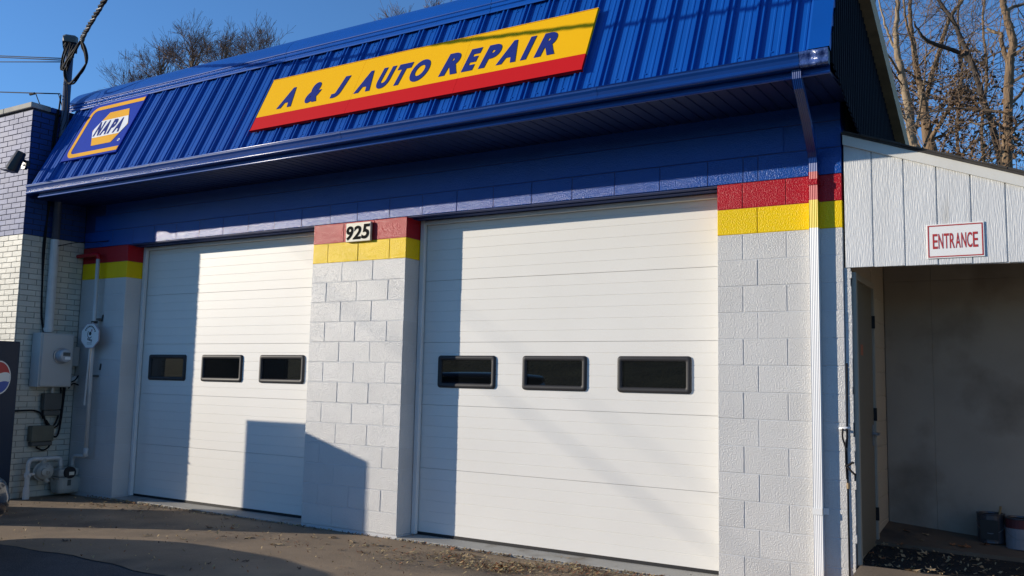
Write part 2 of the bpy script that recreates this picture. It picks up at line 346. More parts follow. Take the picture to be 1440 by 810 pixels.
def garage_door(x0, x1, wins):
    d = thing('garage_door', None, None, ((x0 + x1) / 2, DY, GZ)); d.parent = shop; d.matrix_parent_inverse = WM[shop.name].inverted()
    for i in range(5):
        zb = -3.035 + .606 * i; groove_section(x0 + .012, x1 - .004, zb, zb + .606 - (.0 if i < 4 else 0), DY).build('door_section', m_door, d)
    mb = MB(); mb.box((x0 + .012, DY - .004, -3.058), (x1 - .004, DY + .035, -3.034)); mb.build('rubber_seal', m_rub, d)
    mb = MB(); mb.box((x0 + .02, DY + .010, -3.03), (x1 - .02, DY + .05, 0.0)); mb.build('door_backing', m_jamb, d)
    for a, b in wins: win(d, a, b, -1.656, -1.342, DY)
    mb = MB(); mb.box((x0 + .003, DY - .055, -3.055), (x0 + .052, DY - .010, -.004)); o = mb.build('door_jamb', m_jamb, shop); bevel_me(o.data, .004, 1)
    mb = MB(); mb.box((x1 - .012, DY - .05, -3.055), (x1 - .002, DY - .006, -.05)); mb.build('door_jamb', m_jamb, shop)
    mb = MB(); mb.box((x0 + .055, DY - .05, -.05), (x1 - .014, DY - .008, -.016)); mb.build('door_header', m_jamb, shop)
    mb = MB(); mb.box((x0 + .001, -.01, GZ - .1), (x1 - .001, DY + .1, -3.062)); o = mb.build('door_sill', m_sill); tag(o, kind='structure'); bevel_me(o.data, .006, 1)
garage_door(-8.38, C0, [(-8.20, -7.51), (-7.235, -6.545), (-6.272, -5.585)])
garage_door(C1, W2, [(-3.815, -3.150), (-2.863, -2.205), (-1.915, -1.250)])

# mansard
MS = 2.13; MN = Vector((0, -MS, 1)).normalized(); MU = Vector((0, 1, MS)).normalized(); MP = Vector((0, -.82, .65))
def mp(x, s, off=0.): return MP + Vector((x, 0, 0)) + MU * s + MN * off
STOP = 1.215
def panel(xa, xb):
    xs = [(xa, 0)]; pit = .2325; k0 = math.floor((xa + .176) / pit) - 1
    for k in range(k0, k0 + 8):
        c = -.176 + pit * k
        for dx, h in ((-.040, 0), (-.032, .024), (-.018, .024), (-.012, .003), (.008, .003), (.015, .024), (.027, .024), (.036, 0),
                      (.090, 0), (.096, .0035), (.108, .0035), (.114, 0), (.146, 0), (.152, .0035), (.164, .0035), (.170, 0)):
            x = c + dx
            if xa < x < xb: xs.append((x, h))
    xs.append((xb, 0)); mb = MB()
    mb.extrude([mp(x, 0, h) for x, h in xs], MU * (STOP + .02)); return mb
xa = XB + .12; e = -.05; w = .2325 * 4
while e > xa + .01:
    a = max(xa, e - w); panel(a, e).build('roof_panel', m_roof, shop); e = a
# rake trim at the right end, top cap, screws
mb = MB(); mb.extrude([mp(-.052, 0, .0), mp(-.052, 0, .024), mp(-.040, 0, .028), mp(.095, 0, .028), mp(.095, 0, -.02)], MU * (STOP + .2)); mb.build('rake_trim', m_roof, shop)
def cap_prof(x):
    P = [mp(x, 1.135, .030), mp(x, 1.150, .034), mp(x, 1.185, .034), mp(x, 1.190, .046), mp(x, 1.225, .046), mp(x, 1.230, .056)]
    q = mp(x, 1.235, .060)
    for i in range(9):
        a = i / 8; ang = R(65) * (1 - a) + R(14) * a
        P.append(q.copy()); q = q + Vector((0, math.cos(ang), math.sin(ang))) * .045
    P.append(q + Vector((0, .25, .02))); return P
xe = .095; seg = []
for x in (-2.9, -5.45, -8.0, XB - .02): seg.append((x, xe)); xe = x
for a, b in seg:
    mb = MB(); mb.extrude(cap_prof(a + (.0 if a > -9 else 0)), (b - a - .004, 0, 0)); o = mb.build('ridge_cap', m_roof, shop)
    for f in o.data.polygons: f.use_smooth = False
top = cap_prof(0)[-1]
mb = MB(); mb.quad((XB, .12, 1.60), (.10, .12, 1.60), (.10, 4.2, .06), (XB, 4.2, .06)); mb.build('rear_roof', m_shing, shop)
mb = MB(); mb.quad((XB, top.y, top.z - .004), (.09, top.y, top.z - .004), (.09, top.y + .03, 1.5), (XB, top.y + .03, 1.5)); mb.build('parapet_back', m_gable, shop)
scr = MB()
for i in range(39):
    x = -.176 - .2325 * i - .12
    for s in (.06, 1.10):
        scr.lathe([(0, .008), (.006, .007)], mp(x + .004, s, .0), MN, 6)
o = scr.build('roof_screws', m_roof, shop); o['kind'] = 'stuff'
# gable end
gx = .092
GP = [(-.80, .62), (-.35, 1.62), (-.20, 1.95), (.15, 1.70), (.36, 1.458), (2.155, .791), (2.2, .36), (.70, .25), (.123, .335), (-.341, .442), (-.728, .557)]
mb = MB(); y = -.80; P = []
def gz_top(y):
    T = [(-.85, .60), (-.25, 1.86), (.10, 1.90), (.14, 1.58), (2.6, .655)]
    for (a, za), (b, zb) in zip(T, T[1:]):
        if a <= y <= b: return za + (zb - za) * (y - a) / (b - a)
    return .62
def gz_bot(y):
    T = [(-.85, .592), (-.728, .557), (-.341, .442), (.123, .335), (.8, .20), (2.6, .0)]
    for (a, za), (b, zb) in zip(T, T[1:]):
        if a <= y <= b: return za + (zb - za) * (y - a) / (b - a)
    return 0
n = 0
while y < 2.25:                                          # corrugated siding of the gable end
    for dy, h in ((0, 0), (.030, 0), (.038, .012), (.058, .012), (.066, 0)):
        yy = y + dy; P.append((gx + h, yy))
    y += .075
for (xa_, ya), (xb_, yb) in zip(P, P[1:]):
    if ya < -.78: continue
    mb.quad((xa_, ya, gz_bot(ya)), (xb_, yb, gz_bot(yb)), (xb_, yb, gz_top(yb)), (xa_, ya, gz_top(ya)))
mb.build('gable_siding', m_gable, shop)
mb = MB()
ra, rb_ = Vector((gx + .005, .30, 1.53)), Vector((gx + .005, 2.50, .70))
dr = (rb_ - ra); dr.normalize(); up = Vector((0, .33, .94))
A = ra - dr * .7; B = rb_ + dr * .2
for lo, hi, x0, x1 in ((-.13, .03, .0, .085),):
    V = [A + up * lo, B + up * lo, B + up * hi, A + up * hi]; V2 = [v + Vector((x1, 0, 0)) for v in V]
    mb.add(V + V2, [(0, 1, 2, 3), (7, 6, 5, 4), (0, 4, 5, 1), (1, 5, 6, 2), (2, 6, 7, 3), (3, 7, 4, 0)])
mb.build('rake_board', m_rake, shop)

# soffit, fascia, gutter, downspout
LY, LZ = -.775, .500
x = 0.085; i = 0
while x > XB + .02:
    a = max(x - .4064, XB + .015); mb = MB()
    P = [(a, 0)] + [q for c in (.10, .20, .30) for q in ((a + c - .012, 0), (a + c - .006, .008), (a + c + .006, .008), (a + c + .012, 0))] + [(x - .012, 0), (x - .006, .010), (x - .001, .010)]
    P = [p for p in P if p[0] <= x]
    P.sort()
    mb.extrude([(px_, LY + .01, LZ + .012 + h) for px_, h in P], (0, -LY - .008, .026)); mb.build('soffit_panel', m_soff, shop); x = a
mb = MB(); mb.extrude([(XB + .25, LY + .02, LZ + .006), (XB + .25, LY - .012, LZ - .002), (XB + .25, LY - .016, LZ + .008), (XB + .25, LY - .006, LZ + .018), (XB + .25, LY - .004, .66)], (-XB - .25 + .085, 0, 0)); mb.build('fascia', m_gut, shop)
def gut_prof(x): return [(x, LY - .008, .635), (x, LY - .012, .565), (x, LY - .030, .548), (x, -.795, .545), (x, -.838, .548), (x, -.850, .556), (x, -.852, .566), (x, -.842, .574), (x, -.836, .590), (x, -.842, .612), (x, -.853, .630), (x, -.855, .645), (x, -.848, .652), (x, -.838, .648)]
for y_, z_, nm_, x0_ in ((-.850, .649, 'gutter_lip', XB + .08), (-.846, .556, 'gutter_lip', XB + .08), (LY - .014, LZ + .002, 'fascia_lip', XB + .25)):
    mb = MB(); mb.tube([(x0_, y_, z_), (-.10 if nm_[0] == 'g' else .085, y_, z_)], .0075, 10); mb.build(nm_, m_lip, shop, smooth=True)
xe = -.10
for x in (-1.62, -4.2, -6.9, XB + .075):
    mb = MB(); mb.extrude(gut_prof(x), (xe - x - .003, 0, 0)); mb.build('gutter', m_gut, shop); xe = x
for x in (-1.62, -4.2, -6.9):
    mb = MB(); mb.extrude([(p[0] - .022, p[1] - .002, p[2] - .001 if p[2] < .6 else p[2] + .001) for p in gut_prof(x)], (.045, 0, 0)); mb.build('gutter_joint', m_gut, shop)
mb = MB(); mb.poly([(p[0], p[1], p[2]) for p in gut_prof(XB + .074)]); mb.build('gutter_end_cap', m_gut, shop)
mb = MB(); nn = 14                                        # dented bright end piece
rd = random.Random(5); V = []
G = gut_prof(0)
for i in range(nn + 1):
    x = -.098 + .185 * i / nn
    for j, p in enumerate(G):
        d = (.014 * math.exp(-((i - 5) / 2.2) ** 2 - ((j - 8) / 3.) ** 2) - .010 * math.exp(-((i - 9) / 1.6) ** 2 - ((j - 10) / 2.) ** 2)) + rd.uniform(-.0015, .0015)
        V.append((x, p[1] - .004 + d, p[2] + .002 + d * .6))
k = len(G); mb.add(V, [(i * k + j, i * k + j + 1, (i + 1) * k + j + 1, (i + 1) * k + j) for i in range(nn) for j in range(k - 1)])
mb.build('dented_gutter_end', m_gutbare, shop, smooth=True)
mb = MB(); mb.poly([(.0875, p[1] - .003, p[2]) for p in G]); mb.build('gutter_end_cap', m_black, shop)
def dsec(c, wx, wy, t_up, seg=4):                        # fluted 2x3 section in the plane across t_up
    P = []
    n = 5
    for i in range(n * 2 + 1):                            # front, with flutes
        x = -wx / 2 + wx * i / (n * 2); P.append((x, -wy / 2 + (.0020 if i % 2 else 0)))
    P += [(wx / 2, -wy / 4), (wx / 2 - .004, 0), (wx / 2, wy / 4), (wx / 2, wy / 2), (-wx / 2, wy / 2), (-wx / 2, wy / 4), (-wx / 2 + .004, 0), (-wx / 2, -wy / 4)]
    ax = Vector((1, 0, 0)); ay = t_up.cross(ax).normalized()
    if ay.y < 0: ay = -ay
    return [Vector(c) + ax * x + ay * y for x, y in P]
def dpipe(path, mats_, name, cls=True):
    V = []; F = []; n = None
    for i, c in enumerate(path):
        t = (Vector(path[min(i + 1, len(path) - 1)]) - Vector(path[max(i - 1, 0)])).normalized()
        s_ = dsec(c, .062, .056, t); n = len(s_); V += s_
    F = [(i * n + j, i * n + (j + 1) % n, (i + 1) * n + (j + 1) % n, (i + 1) * n + j) for i in range(len(path) - 1) for j in range(n)]
    mb = MB(); mb.add(V, F); return mb.build(name, mats_, shop)
dx0 = -.195
dpipe([(-.128, -.790, .550), (-.129, -.785, .50), (-.131, -.74, .455), (-.135, -.66, .425)], m_gut, 'downspout_elbow')
dpipe([(-.134, -.675, .432), (-.160, -.40, .32), (-.190, -.095, .175), (dx0, -.05, .14), (dx0, -.034, .09)], m_gut, 'downspout')
for zt, zb, m in ((.10, .018, mat('blue_downspout_paint', (.012, .06, .30), rough=.36, spec=.5)), (.018, -.195, mat('red_downspout_paint', (.50, .012, .02), rough=.36, spec=.5)), (-.195, -.405, mat('yellow_downspout_paint', (.85, .62, .01), rough=.36, spec=.5)), (-.405, -3.03, mat('white_downspout_paint', (.84, .84, .83), rough=.36, spec=.5, var=.04))):
    dpipe([(dx0, -.033, zt), (dx0, -.033, zb)], m, 'downspout')
for z in (-2.46, -.06):
    mb = MB(); mb.box((dx0 - .036, -.066, z - .022), (dx0 + .036, -.0625, z + .022)); mb.box((dx0 + .0325, -.066, z - .022), (dx0 + .036, -.002, z + .022)); mb.box((dx0 + .03, -.006, z - .022), (dx0 + .065, -.002, z + .022)); mb.build('strap', m_sw if z < -1 else m_red, shop)

# ------------------------------------------------------------------ lettering
def glyph_me(ch, shear, off, ext, bold=0):
    c = bpy.data.curves.new('t', 'FONT'); c.body = ch; c.size = 1; c.shear = shear; c.offset = off; c.extrude = ext; c.resolution_u = 6
    o = bpy.data.objects.new('t', c); COL.objects.link(o); dg = bpy.context.evaluated_depsgraph_get()
    me = bpy.data.meshes.new_from_object(o.evaluated_get(dg)); bpy.data.objects.remove(o); bpy.data.curves.remove(c)
    me.materials.clear(); return me
def letter(ch, O, U, V, N, x0, x1, y0, y1, m, parent, shear=.2, off=.03, ext=.002, lift=.002, name='letter'):
    me = glyph_me(ch, shear, off, 1, 0); X = [v.co.x for v in me.vertices]; Y = [v.co.y for v in me.vertices]
    a, b, c, d = min(X), max(X), min(Y), max(Y)
    for v in me.vertices:
        u = x0 + (v.co.x - a) / (b - a) * (x1 - x0); w = y0 + (v.co.y - c) / (d - c) * (y1 - y0); h = lift + (ext if v.co.z > 0 else 0)
        v.co = O + U * u + V * w + N * h
    me.update(); return place(name, me, parent, None, m)
EX = Vector((1, 0, 0))
# main sign
sg = thing('shop_sign', 'long yellow and red sign reading A & J AUTO REPAIR on the blue roof', 'sign', mp(-3.6, .5, .04))
SO, SI = .050, .026
for a, b in ((-5.441, -4.203), (-4.201, -2.986), (-2.984, -1.762)):
    for s0, s1, m, nm in ((.190, .3535, m_sr, 'red_stripe'), (.354, .850, m_sy, 'yellow_panel')):
        mb = MB(); V = [mp(a, s0, SI), mp(b, s0, SI), mp(b, s1, SI), mp(a, s1, SI), mp(a, s0, SO), mp(b, s0, SO), mp(b, s1, SO), mp(a, s1, SO)]
        mb.add(V, [(0, 3, 2, 1), (4, 5, 6, 7), (0, 1, 5, 4), (1, 2, 6, 5), (2, 3, 7, 6), (3, 0, 4, 7)]); mb.build(nm, m, sg)
for s0, s1 in ((.183, .1885), (.8515, .857)):
    mb = MB(); V = [mp(x, s, o_) for o_ in (SI - .004, SO + .003) for x, s in ((-5.447, s0), (-1.756, s0), (-1.756, s1), (-5.447, s1))]
    mb.add(V, [(0, 3, 2, 1), (4, 5, 6, 7), (0, 1, 5, 4), (1, 2, 6, 5), (2, 3, 7, 6), (3, 0, 4, 7)]); mb.build('sign_edge', m_sr if s0 < .5 else m_sy, sg)
O0 = mp(0, 0, SO)
for ch, xa_, xb_ in (('A', -5.190, -4.995), ('&', -4.825, -4.650), ('J', -4.482, -4.318), ('A', -4.186, -3.995), ('U', -3.935, -3.765), ('T', -3.735, -3.570), ('O', -3.556, -3.355),
                     ('R', -3.212, -3.018), ('E', -2.972, -2.822), ('P', -2.795, -2.612), ('A', -2.618, -2.428), ('I', -2.380, -2.284), ('R', -2.250, -2.060)):
    letter(ch, O0, EX, MU, MN, xa_, xb_, .418, .678, m_sb, sg, shear=.22, off=.06)
# second sign
ng = thing('parts_brand_sign', 'blue square sign with amber border and NAPA hexagon at the left end of the roof', 'sign', mp(-8.2, .7, .03))
def mpoly(P, off, th, m, name, par):
    mb = MB(); n = len(P); V = [mp(x, s, off - th) for x, s in P] + [mp(x, s, off) for x, s in P]
    mb.add(V, [tuple(range(n))[::-1], tuple(range(n, 2 * n))] + [(i, (i + 1) % n, n + (i + 1) % n, n + i) for i in range(n)]); return mb.build(name, m, par)
mpoly([(-8.712, .265), (-7.658, .265), (-7.658, 1.128), (-8.712, 1.128)], .042, .018, m_nb, 'sign_panel', ng)
def cband():
    out = []; inn = []
    r = .13; x0, x1, s0, s1 = -8.658, -7.662, .292, 1.082; t = .058
    out.append((x1, s1)); inn.append((x1, s1 - t))
    for cx, cs, a0 in ((x0 + r, s1 - r, 90), (x0 + r, s0 + r, 180)):
        for i in range(9):
            a = R(a0 + 90 * i / 8); out.append((cx + r * math.cos(a), cs + r * math.sin(a))); inn.append((cx + (r - t) * math.cos(a), cs + (r - t) * math.sin(a)))
    out.append((x1, s0)); inn.append((x1, s0 + t)); n = len(out); mb = MB()
    V = [mp(x, s, .0445) for x, s in out] + [mp(x, s, .0445) for x, s in inn]
    mb.add(V, [(i, i + 1, n + i + 1, n + i) for i in range(n - 1)]); return mb
cband().build('amber_border', m_ny, ng)
mpoly([(-8.240, .942), (-7.872, .942), (-7.722, .682), (-7.872, .432), (-8.240, .432), (-8.392, .682)], .0450, .002, m_ny, 'amber_hexagon', ng)
mpoly([(-8.308, .822), (-7.806, .822), (-7.735, .705), (-7.735, .66), (-7.800, .558), (-8.316, .558), (-8.376, .655), (-8.376, .710)], .0462, .001, m_sw, 'white_band', ng)
O1 = mp(0, 0, .0462)
for ch, xa_, xb_ in (('N', -8.318, -8.205), ('A', -8.196, -8.072), ('P', -8.052, -7.952), ('A', -7.950, -7.826)):
    letter(ch, O1, EX, MU, MN, xa_, xb_, .580, .802, m_sb, ng, shear=.06, off=.05, ext=.001, lift=.001)
mb = MB(); mb.lathe([(0, .020), (.001, .020)], mp(-7.735, .448, .043), MN, 16); mb.build('registered_mark', m_sw, ng)
letter('R', mp(0, 0, .0446), EX, MU, MN, -7.743, -7.727, .438, .460, m_nb, ng, shear=0, off=.03, ext=.0004, lift=.0004)
# house number
ns = thing('number_plaque', 'small cream plaque with black numbers 925 on the red band of the middle pillar', 'sign', (-4.636, -.03, -.12))
bbox('plaque', (-4.800, -.036, -.212), (-4.478, -.006, -.020), m_cream, ns, .003, 1)
NO = Vector((0, -.0362, 0)); NN = Vector((0, -1, 0))
for ch, a, b, z0, z1 in (('9', -4.792, -4.700, -.196, -.052), ('2', -4.706, -4.598, -.190, -.052), ('5', -4.594, -4.486, -.190, -.040)):
    letter(ch, NO, EX, Vector((0, 0, 1)), NN, a, b, z0, z1, m_ink, ns, shear=.15, off=.03, ext=.002, lift=.001, name='number')

# ------------------------------------------------------------------ entrance shed
shed = thing('entrance_shed', 'white lean to shed with grooved board siding over a dark open entrance beside the garage', 'shed', (1.6, .8, -2.9))
SX1 = 2.3
def rake_z(x): return .262 - .377 * (x - .037)
bx = [.010, .206, .416, .627, .838, 1.046]
while bx[-1] < SX1: bx.append(bx[-1] + .2095)
for a, b in zip(bx, bx[1:]):
    mb = MB(); y0 = .006; zb = -.706 - .014 * a; g = .0045
    a2, b2 = a + g, b - g
    V = [(a2, y0, zb), (b2, y0, zb), (b2, y0, rake_z(b2) - .05), (a2, y0, rake_z(a2) - .05)]; V = V + [(x, y0 + .014, z) for x, _, z in V]
    mb.add(V, [(0, 1, 2, 3), (7, 6, 5, 4), (0, 4, 5, 1), (1, 5, 6, 2), (2, 6, 7, 3), (3, 7, 4, 0)]); o = mb.build('siding_board', m_plank, shed); bevel_me(o.data, .002, 1)
mb = MB(); V = [(.012, .0145, -.70), (SX1, .0145, -.75), (SX1, .0145, rake_z(SX1) - .05), (.012, .0145, rake_z(0) - .05)]
mb.add(V + [(x, .05, z) for x, y, z in V], [(0, 1, 2, 3), (7, 6, 5, 4), (0, 4, 5, 1), (1, 5, 6, 2), (2, 6, 7, 3), (3, 7, 4, 0)]); mb.build('siding_groove', m_plank, shed)
def slope_bar(x0, x1, y0, y1, lo, hi, m, nm):
    mb = MB(); V = [(x, y, rake_z(x) + q) for q in (lo, hi) for x, y in ((x0, y0), (x1, y0), (x1, y1), (x0, y1))]
    mb.add(V, [(0, 3, 2, 1), (4, 5, 6, 7), (0, 1, 5, 4), (1, 2, 6, 5), (2, 3, 7, 6), (3, 0, 4, 7)]); return mb.build(nm, m, shed)
slope_bar(.012, SX1 + .15, -.018, .004, -.062, .012, m_trim, 'rake_trim')
slope_bar(.004, SX1 + .2, -.030, 1.75, .0135, .030, m_shing, 'shed_roof')
for i in range(17):                                      # shingle butts along the rake
    x = .02 + i * .13
    slope_bar(x, x + .128, -.040 - .006 * (i % 2), .10, .0305, .040 + .003 * (i % 3), m_shing, 'shingle')
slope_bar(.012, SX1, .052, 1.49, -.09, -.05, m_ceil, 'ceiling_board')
# side wall (the garage wall inside the shed), back wall, floor
mb = MB(); rc = random.Random(8); zz = -2.98
while zz < -.71:
    h_ = rc.choice((.203, .06, .10, .05)); z2 = min(zz + h_, -.705); mb.box((.001, .016, zz + .001), (.047 + rc.uniform(-.007, .007), .054, z2)); zz = z2
mb.build('corner_wall', m_white, shed)
for k in range(12):
    zt = -.42 - k * H
    for a, b in ((.88, 1.50),):
        js = [a, a + .3, b] if k % 2 else [a, a + .12, a + .52, b]
        for p, q in zip(js, js[1:]):
            mb = MB(); mb.box((.006, p + .003, zt - H + .003), (.045, q - .003, zt - .003)); o = mb.build('wall_block', m_innb, shed); bevel_me(o.data, .003, 1)
mb = MB(); mb.box((.002, .06, -3.0), (.040, 1.55, .2)); mb.build('side_wall', m_innb, shed)
for a, b in ((.05, .42), (.421, 1.64), (1.641, SX1)):
    for z0, z1 in ((-2.98, -.654), (-.653, .1)):
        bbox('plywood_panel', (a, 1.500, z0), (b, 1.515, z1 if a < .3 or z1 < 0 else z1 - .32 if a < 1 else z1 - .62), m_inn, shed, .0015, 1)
mb = MB(); mb.box((SX1 - .05, .05, -3.1), (SX1, 1.6, -.9)); mb.box((.0, 1.516, -3.0), (1.2, 1.6, -.22)); mb.box((1.2, 1.516, -3.0), (SX1, 1.6, -.70)); mb.build('frame_wall', m_inn, shed)
# door and frame in the side wall
mb = MB()
mb.box((.048, .050, -2.82), (.074, .100, -.735)); mb.box((.030, .815, -2.80), (.070, .862, -.735)); mb.box((.030, .100, -.782), (.070, .815, -.735)); mb.build('door_frame', m_tanf, shed)
dr_ = bbox('entrance_door', (.030, .103, -2.79), (.054, .812, -.785), m_tan, shed, .003, 1)
mb = MB(); mb.box((.0545, .735, -2.02), (.060, .775, -1.86)); mb.lathe([(0, .012), (.045, .012)], (.058, .755, -1.93), (1, 0, 0), 10); mb.tube([(.10, .755, -1.93), (.104, .70, -1.93), (.104, .635, -1.93)], .009, 8); mb.build('lever_handle', m_galv, dr_)
mb = MB(); mb.quad((.0548, .30, -1.33), (.0548, .40, -1.33), (.0548, .40, -1.25), (.0548, .30, -1.25)); mb.build('sticker', m_stk, dr_)
for z in (-1.05, -1.78, -2.55):
    mb = MB(); mb.box((.054, .806, z - .05), (.078, .822, z + .05)); mb.build('hinge', m_black, dr_)
# floor
def fz(x, y): return -2.81 + .08 * y - .08 * (x - .045)
def slab(name, P, m, th=.25, dz=0.):
    mb = MB(); T = [(x, y, fz(x, y) + dz) for x, y in P]; n = len(T)
    mb.add(T + [(x, y, z - th) for x, y, z in T], [tuple(range(n)), tuple(range(n, 2 * n))[::-1]] + [(i, (i + 1) % n, n + (i + 1) % n, n + i) for i in range(n)])
    o = mb.build(name, m); tag(o, kind='structure'); return o
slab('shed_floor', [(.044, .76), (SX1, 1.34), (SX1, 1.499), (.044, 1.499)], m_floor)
slab('mulch_strip', [(.044, .02), (SX1, .65), (SX1, 1.335), (.044, .757)], m_mulch, .2, -.028)
slab('entrance_pavement', [(.070, -1.1), (SX1, -1.1), (SX1, .645), (.070, .023)], m_conc, .3, .0)
es = thing('entrance_sign', 'white sign with red border reading ENTRANCE on the shed siding', 'sign', (.736, -.006, -.55))
bbox('sign_plate', (.556, -.003, -.672), (.913, .0045, -.432), m_sw, es, .002, 1)
mb = MB(); a, b, c, d = .564, .905, -.664, -.440; t = .008; yy = -.0042
for q in (((a, c), (b, c), (b - t, c + t), (a + t, c + t)), ((b, c), (b, d), (b - t, d - t), (b - t, c + t)), ((b, d), (a, d), (a + t, d - t), (b - t, d - t)), ((a, d), (a, c), (a + t, c + t), (a + t, d - t))): mb.poly([(x, yy, z) for x, z in q])
mb.build('red_border', m_sred, es)
lw = (.876 - .592) / 8
for i, ch in enumerate('ENTRANCE'):
    letter(ch, Vector((0, -.0035, 0)), EX, Vector((0, 0, 1)), NN, .592 + lw * i + .002, .592 + lw * (i + 1) - .003, -.605, -.500, m_sred, es, shear=0, off=.012, ext=.0006, lift=.0006)

# paint cans
def paint_can(x, y, r, h, label, wrap, top, split):
    z = fz(x, y); t = thing('paint_can', label, 'paint can', (x, y, z))
    mb = MB(); mb.lathe([(0, r), (.006, r * 1.02), (.012, r), (h * split, r)], (x, y, z), (0, 0, 1), 24); mb.build('can_body', wrap, t, smooth=False)
    mb = MB(); mb.lathe([(h * split, r * 1.001), (h - .012, r * 1.001)], (x, y, z), (0, 0, 1), 24); mb.build('upper_band', top, t)
    mb = MB(); mb.lathe([(h - .012, r * 1.02), (h - .004, r * 1.05), (h, r * 1.03), (h, r * .9), (h - .012, r * .86)], (x, y, z), (0, 0, 1), 24); mb.build('rim', m_can, t)
    d = Vector((1.25 - x, -6.7 - y, 0)).normalized(); s = Vector((-d.y, d.x, 0)); P = []
    for i in range(13):
        a = math.pi * i / 12; P.append(Vector((x, y, z + h * .72)) + s * (r * 1.04 * math.cos(a)) + d * (r * 1.06 * math.sin(a)) + Vector((0, 0, -h * .38 * math.sin(a))))
    mb = MB(); mb.tube(P, .0025, 5); mb.build('bail_handle', m_wirel, t)
    return t
pc = paint_can(.815, 1.38, .098, .225, 'dull grey tin paint can with a wooden stick in it on the shed floor', m_can, m_can, .75)
bbox('dark_label', (.745, 1.277, fz(.815, 1.38) + .03), (.87, 1.279, fz(.815, 1.38) + .18), m_black, pc, .0005, 1)
mb = MB(); mb.tube([(.85, 1.40, fz(.8, 1.4) + .05), (.885, 1.42, fz(.8, 1.4) + .275)], .009, 6); tag(mb.build('stirring_stick', m_wood), 'short wooden stick standing in the grey paint can', 'stick')
paint_can(1.015, 1.33, .100, .235, 'paint can with red top band and white label by the shed back wall', m_canw, m_canr, .66)

# loose black cable hanging on the corner of the right pillar
cb = thing('hanging_cable', 'black looped cable tied and hanging down the corner of the right pillar', 'cable', (.0, -.03, -1.86))
def tubes(name, paths, r, m, parent, n=6, sm=5):
    mb = MB()
    for P in paths: mb.tube(smooth_pts(P, sm), r, n)
    return mb.build(name, m, parent, smooth=True)
mb = MB(); mb.tube([(-.045, -.004, -1.868), (-.040, -.035, -1.866), (.005, -.038, -1.862), (.030, -.02, -1.860)], .010, 8); mb.build('white_hook', m_sw, cb, smooth=True)
tubes('cable_loop', [[(-.018, -.04, -1.865), (-.020, -.045, -1.93), (-.002, -.04, -2.00), (.004, -.035, -2.10), (.006, -.03, -2.2), (.006, -.03, -2.5), (.008, -.03, -3.0)],
                     [(.006, -.04, -1.862), (.010, -.045, -1.92), (.000, -.045, -1.99), (-.002, -.038, -2.10), (.002, -.03, -2.22)], [(.012, -.012, -1.4), (.010, -.02, -1.7), (.008, -.03, -1.9), (.004, -.03, -2.0)]], .007, m_wire, cb)
tubes('cable_tail', [[(-.006, -.035, -2.128), (.02, -.05, -2.118), (.045, -.06, -2.10), (.056, -.06, -2.105)], [(.0, -.035, -2.125), (.03, -.05, -2.155), (.065, -.06, -2.185)]], .008, m_wire, cb)
mb = MB(); mb.tube([(.009, -.032, -2.245), (.010, -.032, -2.285)], .012, 8); mb.build('plug', m_leaft, cb)

# ------------------------------------------------------------------ neighbouring brick building
bd = thing('brick_building', 'painted brick building at the left edge with lit front, cream below and blue above', 'building', (XB - 2, 1, GZ))
BY = -.80; BT = 1.655; bl, bh = .2032, .0672; g = .003
rk = random.Random(2); bricks = []
def brick_me(w, d, m, k):
    V = []; x0, x1, z0, z1 = -w / 2 + g, w / 2 - g, -bh / 2 + g, bh / 2 - g; c = .0015
    key = ('b', round(w, 3), m.name, k)
    if key in blk_cache: return blk_cache[key]
    fr = [(x0 + c, 0, z0 + c), (x1 - c, 0, z0 + c), (x1 - c, 0, z1 - c), (x0 + c, 0, z1 - c)]; bk = [(x0, d, z0), (x1, d, z0), (x1, d, z1), (x0, d, z1)]
    rr = random.Random(k); fr = [(x + rr.uniform(-.002, .002), y + rr.uniform(-.001, .002), z + rr.uniform(-.0015, .0015)) for x, y, z in fr]
    me = mesh_from('brick', fr + bk, [(0, 1, 2, 3)] + [(4 + i, 4 + (i + 1) % 4, (i + 1) % 4, i) for i in range(4)]); me.materials.append(m); blk_cache[key] = me; return me
row = 0; z = GZ
while z + bh < BT - .01:
    zc = z + bh / 2; m = m_bb if zc > .055 else m_bw
    x = XB - (0 if row % 2 else bl / 2)
    if row % 2 == 0: bricks.append((XB - bl / 4, BY, zc, bl / 2, 0, m))
    while x > -10.9:
        bricks.append((x - bl / 2, BY, zc, bl, 0, m)); x -= bl
    y = BY + .012 + (bl / 2 if row % 2 else 0)
    if row % 2: bricks.append((XB, BY + .012 + bl / 4, zc, bl / 2 - .006, 1, m))
    while y < -.015:
        w = min(bl, -.003 - y); bricks.append((XB, y + w / 2, zc, w, 1, m)); y += bl
    z += bh; row += 1
def score(b):
    x, y, zc, w, side, m = b
    if side == 0: return (0 if (x > -10.05 and zc > -1.35) else 3) + (abs(zc) * .01)
    return (1 if zc < .1 else 2) + abs(zc + 1) * .01
bricks.sort(key=score); rest = MB()
for i, (x, y, zc, w, side, m) in enumerate(bricks):
    me = brick_me(w, .012, m, rk.randrange(4))
    M = Matrix.Translation((x, y + rk.uniform(-.0015, .0015), zc)) if side == 0 else Matrix.Translation((x + rk.uniform(-.001, .001), y, zc)) @ Matrix.Rotation(R(90), 4, 'Z')
    if i < 300: place('brick', me, bd, M)
    else: rest.add([M @ v.co for v in me.vertices], [tuple(p.vertices) for p in me.polygons], 0 if m is m_bw else 1)
o = rest.build('brickwork', [m_bw, m_bb], bd); o['kind'] = 'stuff'
mb = MB(); mb.box((-30, BY + .009, .06), (XB - .009, 9, BT - .02), 1); mb.box((-30, BY + .009, GZ - .2), (XB - .009, 9, .0595), 0); mb.build('wall_core', [m_bmortw, m_bmort], bd)
x = XB + .015
